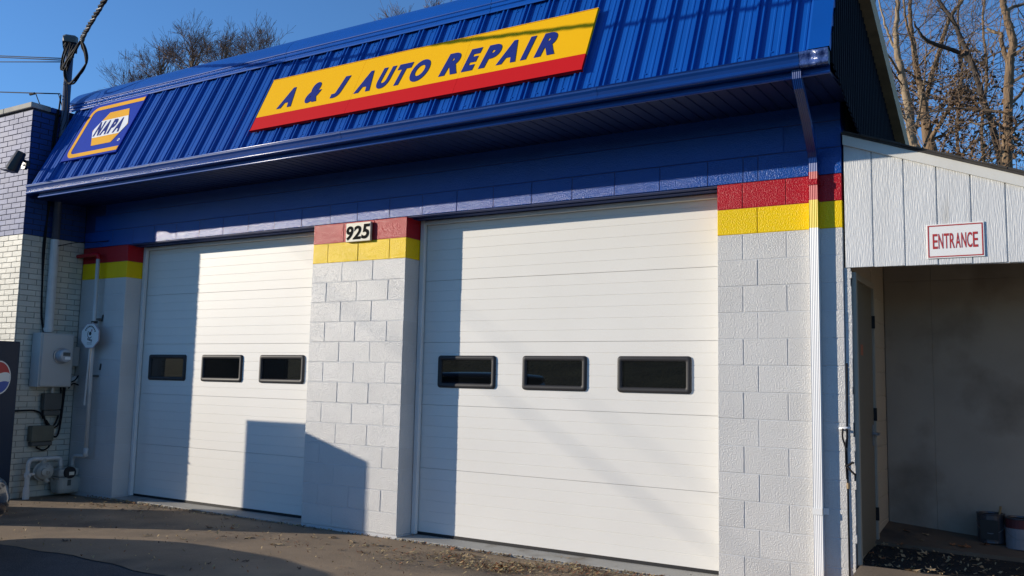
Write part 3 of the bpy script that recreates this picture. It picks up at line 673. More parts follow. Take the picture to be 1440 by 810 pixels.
for i in range(6):
    bbox('coping_stone', (x - .62, BY - .03, BT - .012), (x - .004, BY + .22, BT + .055), m_cope, bd, .006, 1); x -= .62
y = BY + .222
for i in range(4):
    bbox('coping_stone', (XB - .22, y + .003, BT - .012), (XB + .014, y + .6, BT + .052), m_cope if i > 9 else m_bb, bd, .006, 1); y += .602
# floodlight on the corner
fl = thing('wall_floodlight', 'dark floodlight on a bracket at the corner of the brick building', 'light', (XB - .06, BY - .02, .93))
B0 = at_y(37, 228, BY - .09); Hc = at_y(23, 227, BY - .22)
mb = MB(); mb.lathe([(0, .055), (.02, .05)], (XB - .075, BY, B0.z), (0, -1, 0), 14); mb.tube([(XB - .075, BY - .01, B0.z), B0 + Vector((0, .02, -.02)), B0, Hc + Vector((.05, .03, .03))], .018, 8); mb.lathe([(0, .03), (.06, .03)], B0 + Vector((.03, 0, -.05)), (0, 0, 1), 10); mb.build('bracket', m_black, fl)
ax = Vector((-.30, -.25, -.92)).normalized()
mb = MB(); mb.lathe([(-.13, .035), (-.125, .055), (-.06, .062), (.06, .072), (.12, .075), (.125, .06)], Hc, ax, 16); mb.build('lamp_head', m_black, fl)
mb = MB(); c_ = Hc + ax * .13; mb.lathe([(-.004, .09), (.004, .105)], c_ + Vector((-.02, -.01, 0)), Vector((-.1, -.1, -1)), 4); mb.build('visor', m_black, fl)

# ------------------------------------------------------------------ electric service on the side wall
PX = XB + .012
mast = thing('service_mast', 'tall conduit riser with hooded weatherhead standing between the buildings', 'conduit', (PX + .05, -.43, -1.1))
mxx = PX + .055
mb = MB(); mb.tube([(mxx, -.43, .055), (mxx, -.43, 2.50)], .047, 14); mb.build('upper_conduit', mat('conduit_blue_grey', (.055, .07, .11), rough=.4, var=.2), mast, smooth=True)
mb = MB(); mb.tube([(mxx, -.43, -1.10), (mxx, -.43, .05)], .052, 14); mb.tube([(mxx, -.43, -.20), (mxx, -.43, -.22)], .057, 14); mb.tube([(mxx, -.43, -1.08), (mxx, -.43, -1.045)], .060, 14); mb.build('lower_conduit', m_pipe, mast)
for zz in (2.40, .72, 1.35):
    mb = MB(); mb.tube([(mxx, -.43, zz), (mxx, -.43, zz + .03)], .054, 12); mb.build('clamp', m_dgrey, mast)
mb = MB()                                                 # weatherhead: a drooping hood
hd = Vector((.8, -.6, 0)).normalized(); sd = Vector((-hd.y, hd.x, 0)); hc = Vector((mxx, -.43, 2.60))
sec = []
for t, zt, zb, hw in ((-.10, .0, -.10, .05), (-.085, .045, -.12, .075), (0, .075, -.08, .085), (.08, .06, -.05, .085), (.15, .02, -.05, .075), (.17, -.02, -.06, .06)):
    c = hc + hd * t; sec += [c - sd * hw + Vector((0, 0, zb)), c - sd * hw + Vector((0, 0, zt - .02)), c - sd * hw * .6 + Vector((0, 0, zt)), c + sd * hw * .6 + Vector((0, 0, zt)), c + sd * hw + Vector((0, 0, zt - .02)), c + sd * hw + Vector((0, 0, zb))]
mb.add(sec, [(i * 6 + j, i * 6 + (j + 1) % 6, (i + 1) * 6 + (j + 1) % 6, (i + 1) * 6 + j) for i in range(5) for j in range(6)] + [(5, 4, 3, 2, 1, 0), (30, 31, 32, 33, 34, 35)])
mb.build('weatherhead', m_dgrey, mast)
def jit(P, a, rr): return [Vector(p) + Vector((rr.uniform(-a, a), rr.uniform(-a, a), rr.uniform(-a, a))) for p in P]
rw = random.Random(9)
A0 = at_y(115, 57, -.62); Q0 = Vector((-6.85, -1.53, 2.19))
loops = []
for i in range(5):
    hx = hc + hd * .05 + sd * (.03 * (i - 2)) + Vector((0, 0, -.07))
    loops.append(jit([hx, at_y(94 + 2.2 * i, 62, -.53), at_y(88 + 2 * i, 82, -.53), at_y(87 + 2 * i, 98, -.52), at_y(92 + 1.5 * i, 88, -.56), at_y(103 + i, 72, -.60), A0], .015, rw))
tubes('service_loop', loops, .011, m_wire, mast, 6, 5)
tubes('drip_loop', [jit([A0, at_y(120, 68, -.62), at_y(122, 84, -.62), at_y(115, 100, -.60), at_y(104, 115, -.57), at_y(96, 118, -.55), at_y(92, 108, -.53), at_y(91, 96, -.52)], .012, rw) for _ in range(3)] + [[A0, at_y(115, 66, -.62), at_y(119, 75, -.62), at_y(121, 88, -.62)]], .011, m_wire, mast, 6, 5)
tubes('thin_wire', [[(mxx, -.48, 2.02), (-9.12, -.52, 2.0), (-9.05, -.55, 1.8), (-9.10, -.52, 1.62), (mxx, -.48, 1.48)], [(mxx, -.48, 2.04), (-9.05, -.55, 2.02), (-8.98, -.56, 1.8), (-9.06, -.5, 1.55), (mxx, -.46, 1.42)]], .004, m_wire, mast, 5, 5)
drop = thing('service_drop_cable', 'thick twisted black overhead cable leaving the weatherhead to the upper edge', 'cable', A0)
mid = smooth_pts([A0, Q0, (0.03, -4.27, 2.50), (18.6, -11.7, 4.8)], 40)
for k in range(3):
    P = []
    for i, p in enumerate(mid):
        s = (p - mid[0]).length; a = s / .42 * 2 * math.pi + k * 2.09; t = (mid[min(i + 1, len(mid) - 1)] - mid[max(i - 1, 0)]).normalized(); u = t.orthogonal().normalized(); v = t.cross(u)
        P.append(p + (u * math.cos(a) + v * math.sin(a)) * .017)
    mb = MB()
    # resample so the twist is smooth near the mast
    if True:
        P = []; L = 0; N_ = 700; tot = sum((mid[i + 1] - mid[i]).length for i in range(len(mid) - 1)); seg_i = 0; acc = 0
        for n_ in range(N_ + 1):
            s = (n_ / N_) ** 1.6 * tot
            while seg_i < len(mid) - 2 and acc + (mid[seg_i + 1] - mid[seg_i]).length < s: acc += (mid[seg_i + 1] - mid[seg_i]).length; seg_i += 1
            dv = mid[seg_i + 1] - mid[seg_i]; p = mid[seg_i] + dv.normalized() * (s - acc); t = dv.normalized(); u = t.cross(Vector((0, 0, 1))).normalized(); v = t.cross(u); a = s / .36 * 2 * math.pi + k * 2.09
            P.append(p + (u * math.cos(a) + v * math.sin(a)) * .015)
    mb.tube(P, .0135 if k else .010, 5); mb.build('cable_strand', m_wire if k else m_strand, drop, smooth=True)
def line_wire(label, a, b, sag, r=.008, group=None):
    P = []
    for i in range(25):
        t = i / 24; p = Vector(a).lerp(Vector(b), t); p.z -= sag * 4 * t * (1 - t); P.append(p)
    mb = MB(); mb.tube(P, r, 5); return tag(mb.build('overhead_wire', m_wire, smooth=True), label, 'wire', group)
mwz = at_y(86, 85, -.45)
for (pa, pb, lb) in (((0, 78.5), (86, 82), 'upper thin black wire running left from the mast below the weatherhead'), ((0, 80.5), (86, 84.5), 'middle of three thin black wires running left from the mast'), ((0, 87), (86, 87), 'lowest of three thin black wires clamped below the weatherhead')):
    a = at_y(*pb, -.46); d = at_y(*pa, .15) - a; line_wire(lb, a, a + d * 9, .0, .007)
a = at_y(85, 132, -.46); b = at_y(50, 131, -.62); d = at_y(0, 129.5, -.2) - b
tag(tubes('overhead_wire', [[a, b, b + d * 1, b + d * 6]], .008, m_wire, None, 5, 8), 'single black wire with a thick splice running left just above the brick building', 'wire')
mb = MB(); mb.tube([b + Vector((-.12, 0, .002)), b + Vector((-.02, 0, 0))], .016, 8); sp = mb.build('wire_splice', m_wire); tag(sp, 'thick black splice on the single wire above the brick building', 'splice')
tag(tubes('loose_wire', [[b + Vector((.0, 0, 0)), b + Vector((.10, .05, -.22)), b + Vector((.22, .1, -.33)), b + Vector((.36, .15, -.25)), a + Vector((-.04, 0, .0))]], .006, m_wire, None, 5, 6), 'thin black wire drooping from the splice to the mast', 'wire')
tag(tubes('wall_cable', [[(PX, -.50, 1.70), (PX, -.53, 1.2), (PX, -.50, .6), (PX, -.545, 0), (PX, -.52, -.5), (PX, -.50, -.9), (PX + .02, -.46, -1.1)], [(PX, -.47, 1.9), (PX, -.51, 1.1), (PX, -.52, .4), (PX, -.525, -.2), (PX, -.505, -.8), (PX + .02, -.47, -1.1)]], .010, m_wire, None, 6, 6), 'pair of black cables running down the brick wall beside the conduit', 'cable')
tag(tubes('thin_cable', [[(PX + .11, -.42, -.03), (PX + .2, -.25, .03), (PX + .32, -.05, .06), (PX + .5, -.012, .07)]], .006, m_wire, None, 5, 6), 'thin black wire strung from the conduit to the block wall', 'wire')
# electric meter box
mt = thing('electric_meter_box', 'grey electric meter box with round glass meter below the conduit', 'meter box', (PX + .1, -.36, -1.78))
bbox('cabinet', (PX, -.592, -1.765), (PX + .185, -.165, -1.112), m_grey, mt, .010, 2)
bbox('cover', (PX + .1855, -.575, -1.755), (PX + .200, -.182, -1.125), m_grey, mt, .006, 1)
mc = (PX + .20, -.335, -1.385)
mb = MB(); mb.lathe([(0, .098), (.018, .098), (.020, .090)], mc, (1, 0, 0), 24); mb.build('meter_ring', m_galv, mt)
mb = MB(); mb.lathe([(.018, .080), (.10, .080), (.118, .070), (.122, .02)], mc, (1, 0, 0), 24); mb.build('meter_glass', m_glassc, mt, smooth=False)
mb = MB(); mb.box((mc[0] + .1205, mc[1] - .045, mc[2] - .0), (mc[0] + .1245, mc[1] + .045, mc[2] + .042)); mb.build('meter_dial', m_dgrey, mt)
mb = MB(); mb.box((mc[0] + .1205, mc[1] - .02, mc[2] - .045), (mc[0] + .1245, mc[1] + .05, mc[2] - .012)); mb.build('meter_label', m_sw, mt)
tag(bbox('junction_box', (PX - .02, -.150, -1.505), (PX + .075, -.012, -1.262), m_grey, None, .006, 1), 'narrow grey junction box to the right of the electric meter box', 'box')
cl = thing('cable_entry_pipe', 'short grey horizontal conduit with black cable beside the meter box', 'conduit', (PX, -.1, -1.69))
mb = MB(); mb.tube([(PX + .06, -.165, -1.70), (PX + .06, -.03, -1.665)], .045, 10); mb.build('pipe', m_pipe, cl); tubes('cable', [[(PX + .13, -.16, -1.78), (PX + .12, -.10, -1.72), (PX + .11, -.02, -1.74)], [(PX + .12, -.17, -1.72), (PX + .12, -.08, -1.68), (PX + .11, -.03, -1.62)]], .008, m_wire, cl)
tb = thing('telephone_box', 'small dark grey square box with black cables under the meter box', 'box', (PX, -.33, -2.04))
bbox('case', (PX, -.43, -2.045), (PX + .085, -.205, -1.842), m_dgrey, tb, .012, 2); bbox('lower_flap', (PX + .002, -.415, -2.115), (PX + .07, -.205, -2.049), m_dgrey, tb, .010, 2)
mb = MB(); mb.box((PX + .03, -.33, -1.842), (PX + .05, -.30, -1.775)); mb.build('nipple', m_pipe, tb)
cabs = [[(PX + .06, -.22, -1.77), (PX + .05, -.20, -2.0), (PX + .04, -.24, -2.20), (PX + .05, -.31, -2.25), (PX + .05, -.39, -2.16), (PX + .05, -.42, -2.05)],
        [(PX + .07, -.19, -1.77), (PX + .05, -.18, -2.05), (PX + .04, -.20, -2.22), (PX + .04, -.28, -2.26), (PX + .05, -.37, -2.17)],
        [(PX + .07, -.17, -1.77), (PX + .03, -.17, -2.2), (PX + .03, -.20, -2.36), (PX + .03, -.26, -2.36), (PX + .03, -.33, -2.24), (PX + .03, -.40, -2.12)],
        [(PX + .05, -.40, -2.12), (PX + .03, -.35, -2.22), (PX + .03, -.31, -2.30), (PX + .06, -.30, -2.36), (PX + .06, -.31, -2.48), (PX + .05, -.38, -2.53), (PX + .05, -.47, -2.49)],
        [(PX, -.80, -2.055), (PX + .02, -.66, -2.05), (PX + .02, -.52, -2.05), (PX + .03, -.44, -2.08), (PX + .04, -.40, -2.15)]]
tag(tubes('black_cables', cabs, .011, m_wire, None, 6, 6), 'tangle of black cables looping below the meter box on the brick wall', 'cables')
pb = thing('utility_box', 'faded olive rectangular box hanging low on the brick wall', 'box', (PX, -.42, -2.47))
bbox('case', (PX, -.560, -2.420), (PX + .10, -.285, -2.232), m_olive, pb, .012, 2); bbox('base', (PX, -.545, -2.475), (PX + .085, -.290, -2.423), m_dgrey, pb, .010, 2)
# gas meter
gm = thing('gas_meter', 'grey gas meter with regulator and pipe riser at the foot of the brick wall', 'gas meter', (PX + .15, -.15, GZ))
GX = PX + .14
mb = MB(); mb.tube([(GX, -.60, GZ), (GX, -.60, -2.95)], .038, 12); mb.tube([(GX, -.60, -2.95), (GX, -.60, -2.83)], .028, 12); mb.build('riser', m_pipe, gm)
mb = MB(); mb.tube([(GX, -.60, -2.83), (GX, -.60, -2.78)], .040, 8); mb.tube([(GX, -.60, -2.81), (GX + .05, -.60, -2.80)], .018, 8); mb.tube([(GX, -.56, -2.80), (GX, -.52, -2.80)], .016, 8); mb.build('shutoff_valve', m_pipe, gm)
tubes('inlet_pipe', [[(GX, -.60, -2.79), (GX, -.60, -2.68), (GX, -.585, -2.640), (GX, -.54, -2.622), (GX, -.40, -2.622), (GX, -.28, -2.622), (GX, -.215, -2.635), (GX, -.20, -2.68), (GX, -.195, -2.74)]], .024, m_pipe, gm, 10, 5)
mb = MB(); mb.lathe([(-.05, .10), (-.03, .105), (-.028, .115), (-.018, .115), (-.016, .105), (.03, .085), (.05, .05), (.08, .045), (.085, .02)], (GX + .02, -.415, -2.775), (1, -.25, 0), 20); mb.tube([(GX, -.415, -2.69), (GX, -.415, -2.62)], .030, 10); mb.tube([(GX + .03, -.40, -2.86), (GX + .04, -.37, -2.90)], .028, 10); mb.build('regulator', m_gas, gm)
def meter_body():
    mb = MB(); c = Vector((GX, -.115, 0)); n = 24; V = []
    for z, hx, hy in ((-3.055, .07, .10), (-3.045, .10, .135), (-3.00, .115, .152), (-2.90, .120, .160), (-2.872, .120, .162)):
        for j in range(n):
            a = 2 * math.pi * j / n; ca, sa = math.cos(a), math.sin(a); q = .5
            V.append((c.x + hx * math.copysign(abs(ca) ** q, ca), c.y + hy * math.copysign(abs(sa) ** q, sa), z))
    mb.add(V, [(i * n + j, i * n + (j + 1) % n, (i + 1) * n + (j + 1) % n, (i + 1) * n + j) for i in range(4) for j in range(n)] + [tuple(range(n))[::-1], tuple(range(4 * n, 5 * n))]); return mb
meter_body().build('meter_bowl', m_gas, gm)
bbox('flange', (GX - .128, -.283, -2.871), (GX + .128, .053 - .06, -2.855), m_gas, gm, .004, 1)
bbox('meter_head', (GX - .11, -.272, -2.853), (GX + .11, -.012, -2.752), m_gas, gm, .03, 3)
mb = MB(); mb.lathe([(0, .075), (.03, .070)], (GX + .108, -.145, -2.80), (1, 0, 0), 20); mb.build('index_window', m_black, gm)
mb = MB(); mb.box((GX + .1385, -.165, -2.83), (GX + .1415, -.10, -2.79)); mb.build('index_plate', m_cream, gm)
mb = MB(); mb.box((GX + .119, -.165, -2.955), (GX + .126, -.125, -2.885)); mb.build('badge', m_dgrey, gm)
for y in (-.195, -.045):
    mb = MB(); mb.tube([(GX, y, -2.755), (GX, y, -2.72)], .034, 10); mb.build('union_nut', m_gas, gm)
# house gas pipe with the red painted elbow
gp = thing('gas_pipe', 'white vertical gas pipe with red painted elbow on the left pilaster', 'pipe', (-8.86, -.08, -2.6))
tubes('lower_pipe', [[(GX, -.045, -2.72), (GX + .03, -.06, -2.65), (-9.05, -.075, -2.605), (-8.95, -.08, -2.598), (-8.865, -.08, -2.598), (-8.828, -.08, -2.57), (-8.825, -.08, -2.50)]], .022, m_pipe, gp, 10, 5)
mb = MB(); mb.tube([(-8.825, -.08, -2.53), (-8.855, -.08, -.165)], .023, 12); mb.tube([(-8.824, -.08, -2.60), (-8.8255, -.08, -2.50)], .030, 10); mb.build('riser', m_pipe, gp, smooth=True)
tubes('red_elbow', [[(-8.855, -.08, -.166), (-8.857, -.08, -.13), (-8.88, -.08, -.108), (-9.0, -.08, -.108), (-9.285, -.08, -.112)]], .026, m_red, gp, 10, 5)
mb = MB()
for z in (-.92, -1.62): mb.box((-8.868, -.062, z - .012), (-8.790, -.002, z + .012))
mb.build('pipe_clamp', m_dgrey, gp)
# octagonal yard sign
oc = thing('security_sign', 'small white octagonal alarm sign on a thin stake in front of the white pipe', 'sign', (-8.83, -.13, -1.6))
oy = -.135; ocn = Vector((-8.826, oy, -1.130)); orr = Vector((.205, 0, .166))
def octa(s): return [(ocn.x + .196 * s * math.cos(R(22.5 + 45 * i)), ocn.z + .166 * s * math.sin(R(22.5 + 45 * i))) for i in range(8)]
mb = MB(); P = octa(1); mb.extrude([(x, oy, z) for x, z in P], (0, .008, 0), True, caps=True); mb.build('border', mat('faded_pink_border', (.45, .36, .40), rough=.5), oc)
mb = MB(); mb.poly([(x, oy - .001, z) for x, z in octa(.94)]); mb.build('sign_face', m_sw, oc)
def flat(P): 
    q = MB(); q.poly([(ocn.x + x, oy - .002, ocn.z + z) for x, z in P]); return q
mb = MB()
for i in range(9):
    a = R(150 - 15 * i); a2 = a - R(10); r1, r2 = .095, .115
    mb.poly([(ocn.x + r * 1.05 * math.cos(q), oy - .002, ocn.z + .012 + r * math.sin(q)) for r, q in ((r1, a), (r1, a2), (r2, a2), (r2, a))])
mb.build('lettering', m_black, oc)
mb = MB(); mb.poly([(ocn.x + .004 + .026 * math.cos(R(40 * i)), oy - .002, ocn.z + .028 + .024 * math.sin(R(40 * i))) for i in range(9)]); n = 10
for i in range(n):
    a, b = R(130 + 19 * i), R(130 + 19 * (i + 1)); mb.poly([(ocn.x + .0 + r * math.cos(q), oy - .002, ocn.z + .020 + r * math.sin(q)) for r, q in ((.042, a), (.042, b), (.052, b), (.052, a))])
mb.build('emblem', m_black, oc)
flat([(.016, .045), (.045, .055), (.045, .085), (.02, .08)]).build('pink_patch', mat('faded_pink', (.45, .28, .32), rough=.5), oc)
mb = MB()
for i, (x, w_) in enumerate(((-.045, .016), (-.024, .012), (-.008, .020), (.016, .012), (.032, .018))):
    mb.poly([(ocn.x + x + q * 1., oy - .002, ocn.z + zz - x * .25) for q, zz in ((0, -.062), (w_, -.066), (w_, -.040), (0, -.036))])
for z in (-.088, -.104): mb.poly([(ocn.x + x, oy - .002, ocn.z + z + dz) for x, dz in ((-.05, 0), (.05, 0), (.05, .005), (-.05, .005))])
mb.build('caption', mat('faded_print', (.10, .10, .12), rough=.6), oc)
mb = MB(); mb.tube([(-8.815, -.118, -.965), (-8.835, -.118, -1.30), (-8.872, -.115, -1.98)], .012, 6); mb.build('stake', m_pipe, oc)
mb = MB(); mb.box((-8.86, -.11, -.975), (-8.80, -.06, -.945)); mb.build('clip', m_black, oc)
mb = MB()
for px_, py_ in ((145, 448.5), (142, 517)):
    q = at_y(px_, py_, 0); mb.tube([q + Vector((0, -.004, .05)), q + Vector((-.005, -.012, -.03))], .010, 6)
tag(mb.build('wall_anchors', m_black), 'two small black anchors stuck on the white pilaster beside the pipe', 'anchors')

# ------------------------------------------------------------------ vending machine and car
vm = thing('vending_machine', 'tall navy drinks machine with round red white and blue emblem at the left edge', 'vending machine', (-8.77, -1.68, GZ))
VX0, VX1, VY0, VY1, VZ = -9.24, -8.30, -2.09, -1.28, -1.262
bbox('cabinet', (VX0, VY0, GZ + .06), (VX1, VY1, VZ), m_vend, vm, .012, 2)
bbox('base', (VX0 + .03, VY0 + .04, GZ), (VX1 - .03, VY1 - .02, GZ + .058), m_black, vm, .004, 1)
bbox('front_door', (VX0, VY0 - .07, GZ + .10), (VX1, VY0 - .004, VZ), m_vend, vm, .012, 2)
bbox('display_panel', (VX0 + .06, VY0 - .078, -2.25), (VX1 - .26, VY0 - .066, VZ - .08), m_vpan, vm, .006, 1)
bbox('selector_panel', (VX1 - .23, VY0 - .078, -2.25), (VX1 - .05, VY0 - .066, VZ - .08), m_black, vm, .006, 1)
bbox('dispensing_door', (VX0 + .20, VY0 - .078, -2.80), (VX1 - .25, VY0 - .066, -2.50), m_black, vm, .006, 1)
ec = at_x(-2, 531, VX1); er = (at_x(15, 531, VX1).y - ec.y); ez = (ec.z - at_x(0, 555, VX1).z)
def disc(name, rr, x, m, f=None):
    mb = MB(); P = [(x, ec.y + er * rr * math.cos(2 * math.pi * i / 48), ec.z + ez * rr * math.sin(2 * math.pi * i / 48)) for i in range(48)]
    mb.poly(P); return mb.build(name, m, vm)
disc('emblem_ring', 1.0, VX1 + .0015, m_vwhite); disc('emblem_disc', .92, VX1 + .0022, m_vblue)
def wave(u, k): return k + .10 * math.sin(u * 3.0)
mb = MB(); P = []; Pw = []
for i in range(25):
    u = -.90 + 1.8 * i / 24; lim = math.sqrt(max(0, .92 ** 2 - u * u)); P.append((u, max(-lim, min(lim, wave(u, .22))))); 
up_ = [(u, math.sqrt(max(0, .92 ** 2 - u * u))) for u, _ in P]
mb.add([(VX1 + .0029, ec.y + er * u, ec.z + ez * v) for u, v in P] + [(VX1 + .0029, ec.y + er * u, ec.z + ez * v) for u, v in up_], [(i, i + 1, 26 + i, 25 + i) for i in range(24)]); mb.build('emblem_red_wave', m_vred, vm)
mb = MB(); Q = [(u, max(-math.sqrt(max(0, .92 ** 2 - u * u)), wave(u, -.30))) for u, _ in P]
mb.add([(VX1 + .0029, ec.y + er * u, ec.z + ez * v) for u, v in Q] + [(VX1 + .0029, ec.y + er * u, ec.z + ez * v) for u, v in P], [(i, i + 1, 26 + i, 25 + i) for i in range(24)]); mb.build('emblem_white_wave', m_vwhite, vm)

# the car, nose towards the brick building
car = thing('parked_car', 'dark parked car at the left edge with only its rounded bumper corner in view', 'car', (-7.7, -4.2, GZ))
hx = Vector((0, 1, 0)); sx = Vector((hx.y, -hx.x, 0))
CO = Vector((-6.945, -2.41, GZ))               # nose centre on the ground
def cp(l, w, z): return CO - hx * l + sx * w + Vector((0, 0, z))
def loft(rings, m, name, par, smooth=True, caps=True):
    mb = MB(); n = len(rings[0]); V = [p for r in rings for p in r]
    F = [(i * n + j, i * n + (j + 1) % n, (i + 1) * n + (j + 1) % n, (i + 1) * n + j) for i in range(len(rings) - 1) for j in range(n)]
    if caps: F += [tuple(range(n))[::-1], tuple((len(rings) - 1) * n + j for j in range(n))]
    mb.add(V, F); return mb.build(name, m, par, smooth)
def ring(l, w, zb, zt, tw=.9):
    q = []; N_ = 28
    for j in range(N_):
        a = 2 * math.pi * j / N_; ca, sa = math.cos(a), math.sin(a); u = math.copysign(abs(ca) ** .38, ca); v = math.copysign(abs(sa) ** .5, sa)
        zz = (zb + zt) / 2 + (zt - zb) / 2 * v; q.append(cp(l, w * u * (1 if v < 0 else 1 - (1 - tw) * v), zz))
    return q
loft([ring(.0, .60, .34, .56), ring(.03, .72, .30, .62), ring(.10, .80, .26, .66), ring(.25, .84, .22, .71), ring(.6, .86, .17, .84), ring(1.2, .87, .17, .97, .88), ring(1.6, .89, .17, 1.05, .88), ring(2.6, .89, .17, 1.08, .9), ring(3.7, .89, .17, 1.10, .88), ring(4.3, .88, .18, 1.08, .88), ring(4.5, .82, .22, 1.0, .88), ring(4.58, .72, .28, .9)], m_car, 'body', car)
loft([ring(1.45, .76, .90, 1.04, .9), ring(1.9, .76, .95, 1.38, .84), ring(2.25, .75, .95, 1.58, .82), ring(3.0, .75, .95, 1.63, .82), ring(3.9, .75, .95, 1.60, .82), ring(4.35, .74, .95, 1.15, .86)], m_glass, 'cabin_glass', car)
loft([ring(2.15, .62, 1.54, 1.59, .9), ring(2.4, .68, 1.54, 1.635, .9), ring(3.0, .69, 1.54, 1.66, .9), ring(3.8, .68, 1.54, 1.635, .9), ring(4.0, .6, 1.5, 1.55, .9)], m_car, 'roof', car)
for l in (.85, 3.55):
    for s in (-1, 1):
        c = cp(l, s * .76, .32); mb = MB(); mb.lathe([(-.10, .30), (-.09, .32), (.09, .32), (.10, .30), (.10, .20), (.06, .19)], c, sx * s, 24); w_ = mb.build('wheel', m_tyre, car); mb = MB(); mb.lathe([(.07, .20), (.085, .19), (.09, .06), (.10, .05)], c, sx * s, 12); mb.build('rim', m_rim, w_)
for s in (-1, 1):
    mb = MB(); P = [cp(.06, s * .60, .36), cp(.18, s * .775, .37), cp(.34, s * .835, .40), cp(.34, s * .82, .50), cp(.18, s * .74, .46), cp(.05, s * .60, .42)]
    c_ = cp(.4, 0, .4); P = [p + (p - c_).normalized() * .02 for p in P]; mb.poly(P); mb.poly([p - (p - c_).normalized() * .06 for p in P])
    n = 6; V = P + [p - (p - c_).normalized() * .08 for p in P]; mb = MB(); mb.add(V, [tuple(range(n)), tuple(range(n, 2 * n))[::-1]] + [(i, (i + 1) % n, n + (i + 1) % n, n + i) for i in range(n)]); mb.build('headlight', m_lamp, car)
    bbox('mirror', (-.09, -.06, -.06), (.09, .06, .06), m_car, car, .03, 3, M=Matrix.Translation(cp(1.95, s * .93, 1.06)))
bbox('number_plate', (-.15, -.01, -.055), (.15, .01, .055), m_sw, car, .004, 1, M=Matrix.Translation(cp(-.012, 0, .42)) @ Matrix.Rotation(math.atan2(sx.y, sx.x), 4, 'Z'))

# ------------------------------------------------------------------ fallen leaves and litter
def leaf_me(seed):
    rr = random.Random(seed); V = [(0, 0, .2)]; n = 11
    for i in range(n):
        a = 2 * math.pi * i / n; r = (1.0 if i % 2 == 0 else .48) * rr.uniform(.75, 1.1); V.append((r * math.cos(a), r * .75 * math.sin(a), rr.uniform(-.02, .55) * r))
    V += [(-1.0, 0, .1), (-1.7, .1, .05), (-1.7, .14, .05)]
    return V, [(0, 1 + i, 1 + (i + 1) % n) for i in range(n)] + [(n + 1, n + 2, n + 3)]
leaf_cache = {}
def leaf_mesh(seed, m):
    if (seed, m.name) not in leaf_cache:
        V, F = leaf_me(seed); me = mesh_from('fallen_leaf', V, F); me.materials.append(m); leaf_cache[(seed, m.name)] = me
    return leaf_cache[(seed, m.name)]
rl = random.Random(21)
def put_leaf(p, s, m, label, group, tilt=.35):
    M = Matrix.Translation(p + Vector((0, 0, .004))) @ Matrix.Rotation(rl.uniform(0, 6.28), 4, 'Z') @ Matrix.Rotation(rl.uniform(-tilt, tilt), 4, 'X') @ Matrix.Diagonal((s, s, s * rl.uniform(.5, .9), 1))
    o = place('fallen_leaf', leaf_mesh(rl.randrange(5), m), None, M); tag(o, label, 'leaf', group)
def at_g(px, py): d = ray(px, py); return CAM + d * ((GZ + .004 - CAM.z) / d.z)
def zone_label(px):
    return ('dry leaf on the sunlit driveway before the left garage door' if px < 430 else 'dry leaf on the driveway in front of the middle pillar' if px < 590 else 'dry leaf on the driveway before the right garage door')
LV = [(130.5, 708.6, 0), (139, 711, 1), (219.4, 710, 1), (227, 709, 1), (255.6, 707, 0), (294.4, 742.8, 2), (326.4, 744, 0), (205.6, 754, 1), (257, 758.6, 1), (314, 754.4, 2), (386, 766.4, 1), (294.4, 793, 2), (91.7, 761.4, 2), (441.7, 756.6, 1), (458.6, 766, 2), (506.5, 777, 0), (526.5, 767, 1), (514, 767.5, 1), (568, 770, 2), (577.5, 756.6, 0), (636, 773, 0), (582, 788.4, 2), (665, 782, 1), (687, 790, 2), (711.7, 782, 2), (704, 797.6, 0), (700, 803, 0), (660, 785, 1), (792.6, 787, 1), (806, 807, 0), (825, 801, 0), (818, 806, 2), (560, 787, 1), (540, 768, 2), (478, 774, 2), (350, 757, 1), (615, 790, 2), (172, 717, 2), (195, 720, 2), (300, 724, 2), (318, 730, 2), (345, 790, 2), (420, 800, 2), (468, 757, 1), (494, 763, 1)]
gl = []
for px_, py_, k in LV:
    put_leaf(at_g(px_, py_), rl.uniform(.034, .064) * (1 if k != 2 else .75), (m_leaf, m_leaft, m_leafd)[k], ('rust brown ', 'pale tan ', 'small dark ')[k] + zone_label(px_), 'leaves on the ' + ('left' if px_ < 430 else 'middle' if px_ < 590 else 'right') + ' of the driveway', .5)
for px_, py_, k in [(1275.4, 747.8, 0), (1296, 760.7, 1), (1266, 767, 0), (1224.8, 779, 0), (1245.6, 786.7, 0), (1300, 779, 1), (1351.9, 769.8, 0), (1339, 767, 0), (1384, 767, 0), (1281.9, 804, 1), (1310, 802, 1), (1389, 789, 2), (1244, 766, 1), (1303, 753, 1), (1360, 770, 0)]:
    put_leaf(at_floor(px_, py_), rl.uniform(.034, .056), (m_leaf, m_leaft, m_leafd)[k], ('rust brown ', 'pale tan ', 'dark ')[k] + ('leaf on the black mulch strip inside the entrance shed' if py_ > 762 else 'leaf on the rear slab inside the entrance shed'), 'leaves in the entrance shed', .4)
mb = MB()
def bit(p, l, w, rr):
    a = rr.uniform(0, 6.28); u = Vector((math.cos(a), math.sin(a), 0)) * l; v = Vector((-math.sin(a), math.cos(a), 0)) * w; z = Vector((0, 0, rr.uniform(.0, .018)))
    mb.add([p - u - v, p + u - v + z, p + u + v + z * 1.2, p - u + v + z * .3], [(0, 1, 2, 3)], rr.choice((0, 0, 0, 1, 2)))
rr = random.Random(4)
for i in range(1400):                                    # along the joint at the sills
    x = rr.uniform(-8.8, -.95); 
    if C0 < x < C1 and rr.random() < .4: continue
    bit(Vector((x, -.015 - abs(rr.gauss(0, .022)), GZ + .008)), rr.uniform(.004, .016), rr.uniform(.002, .005), rr)
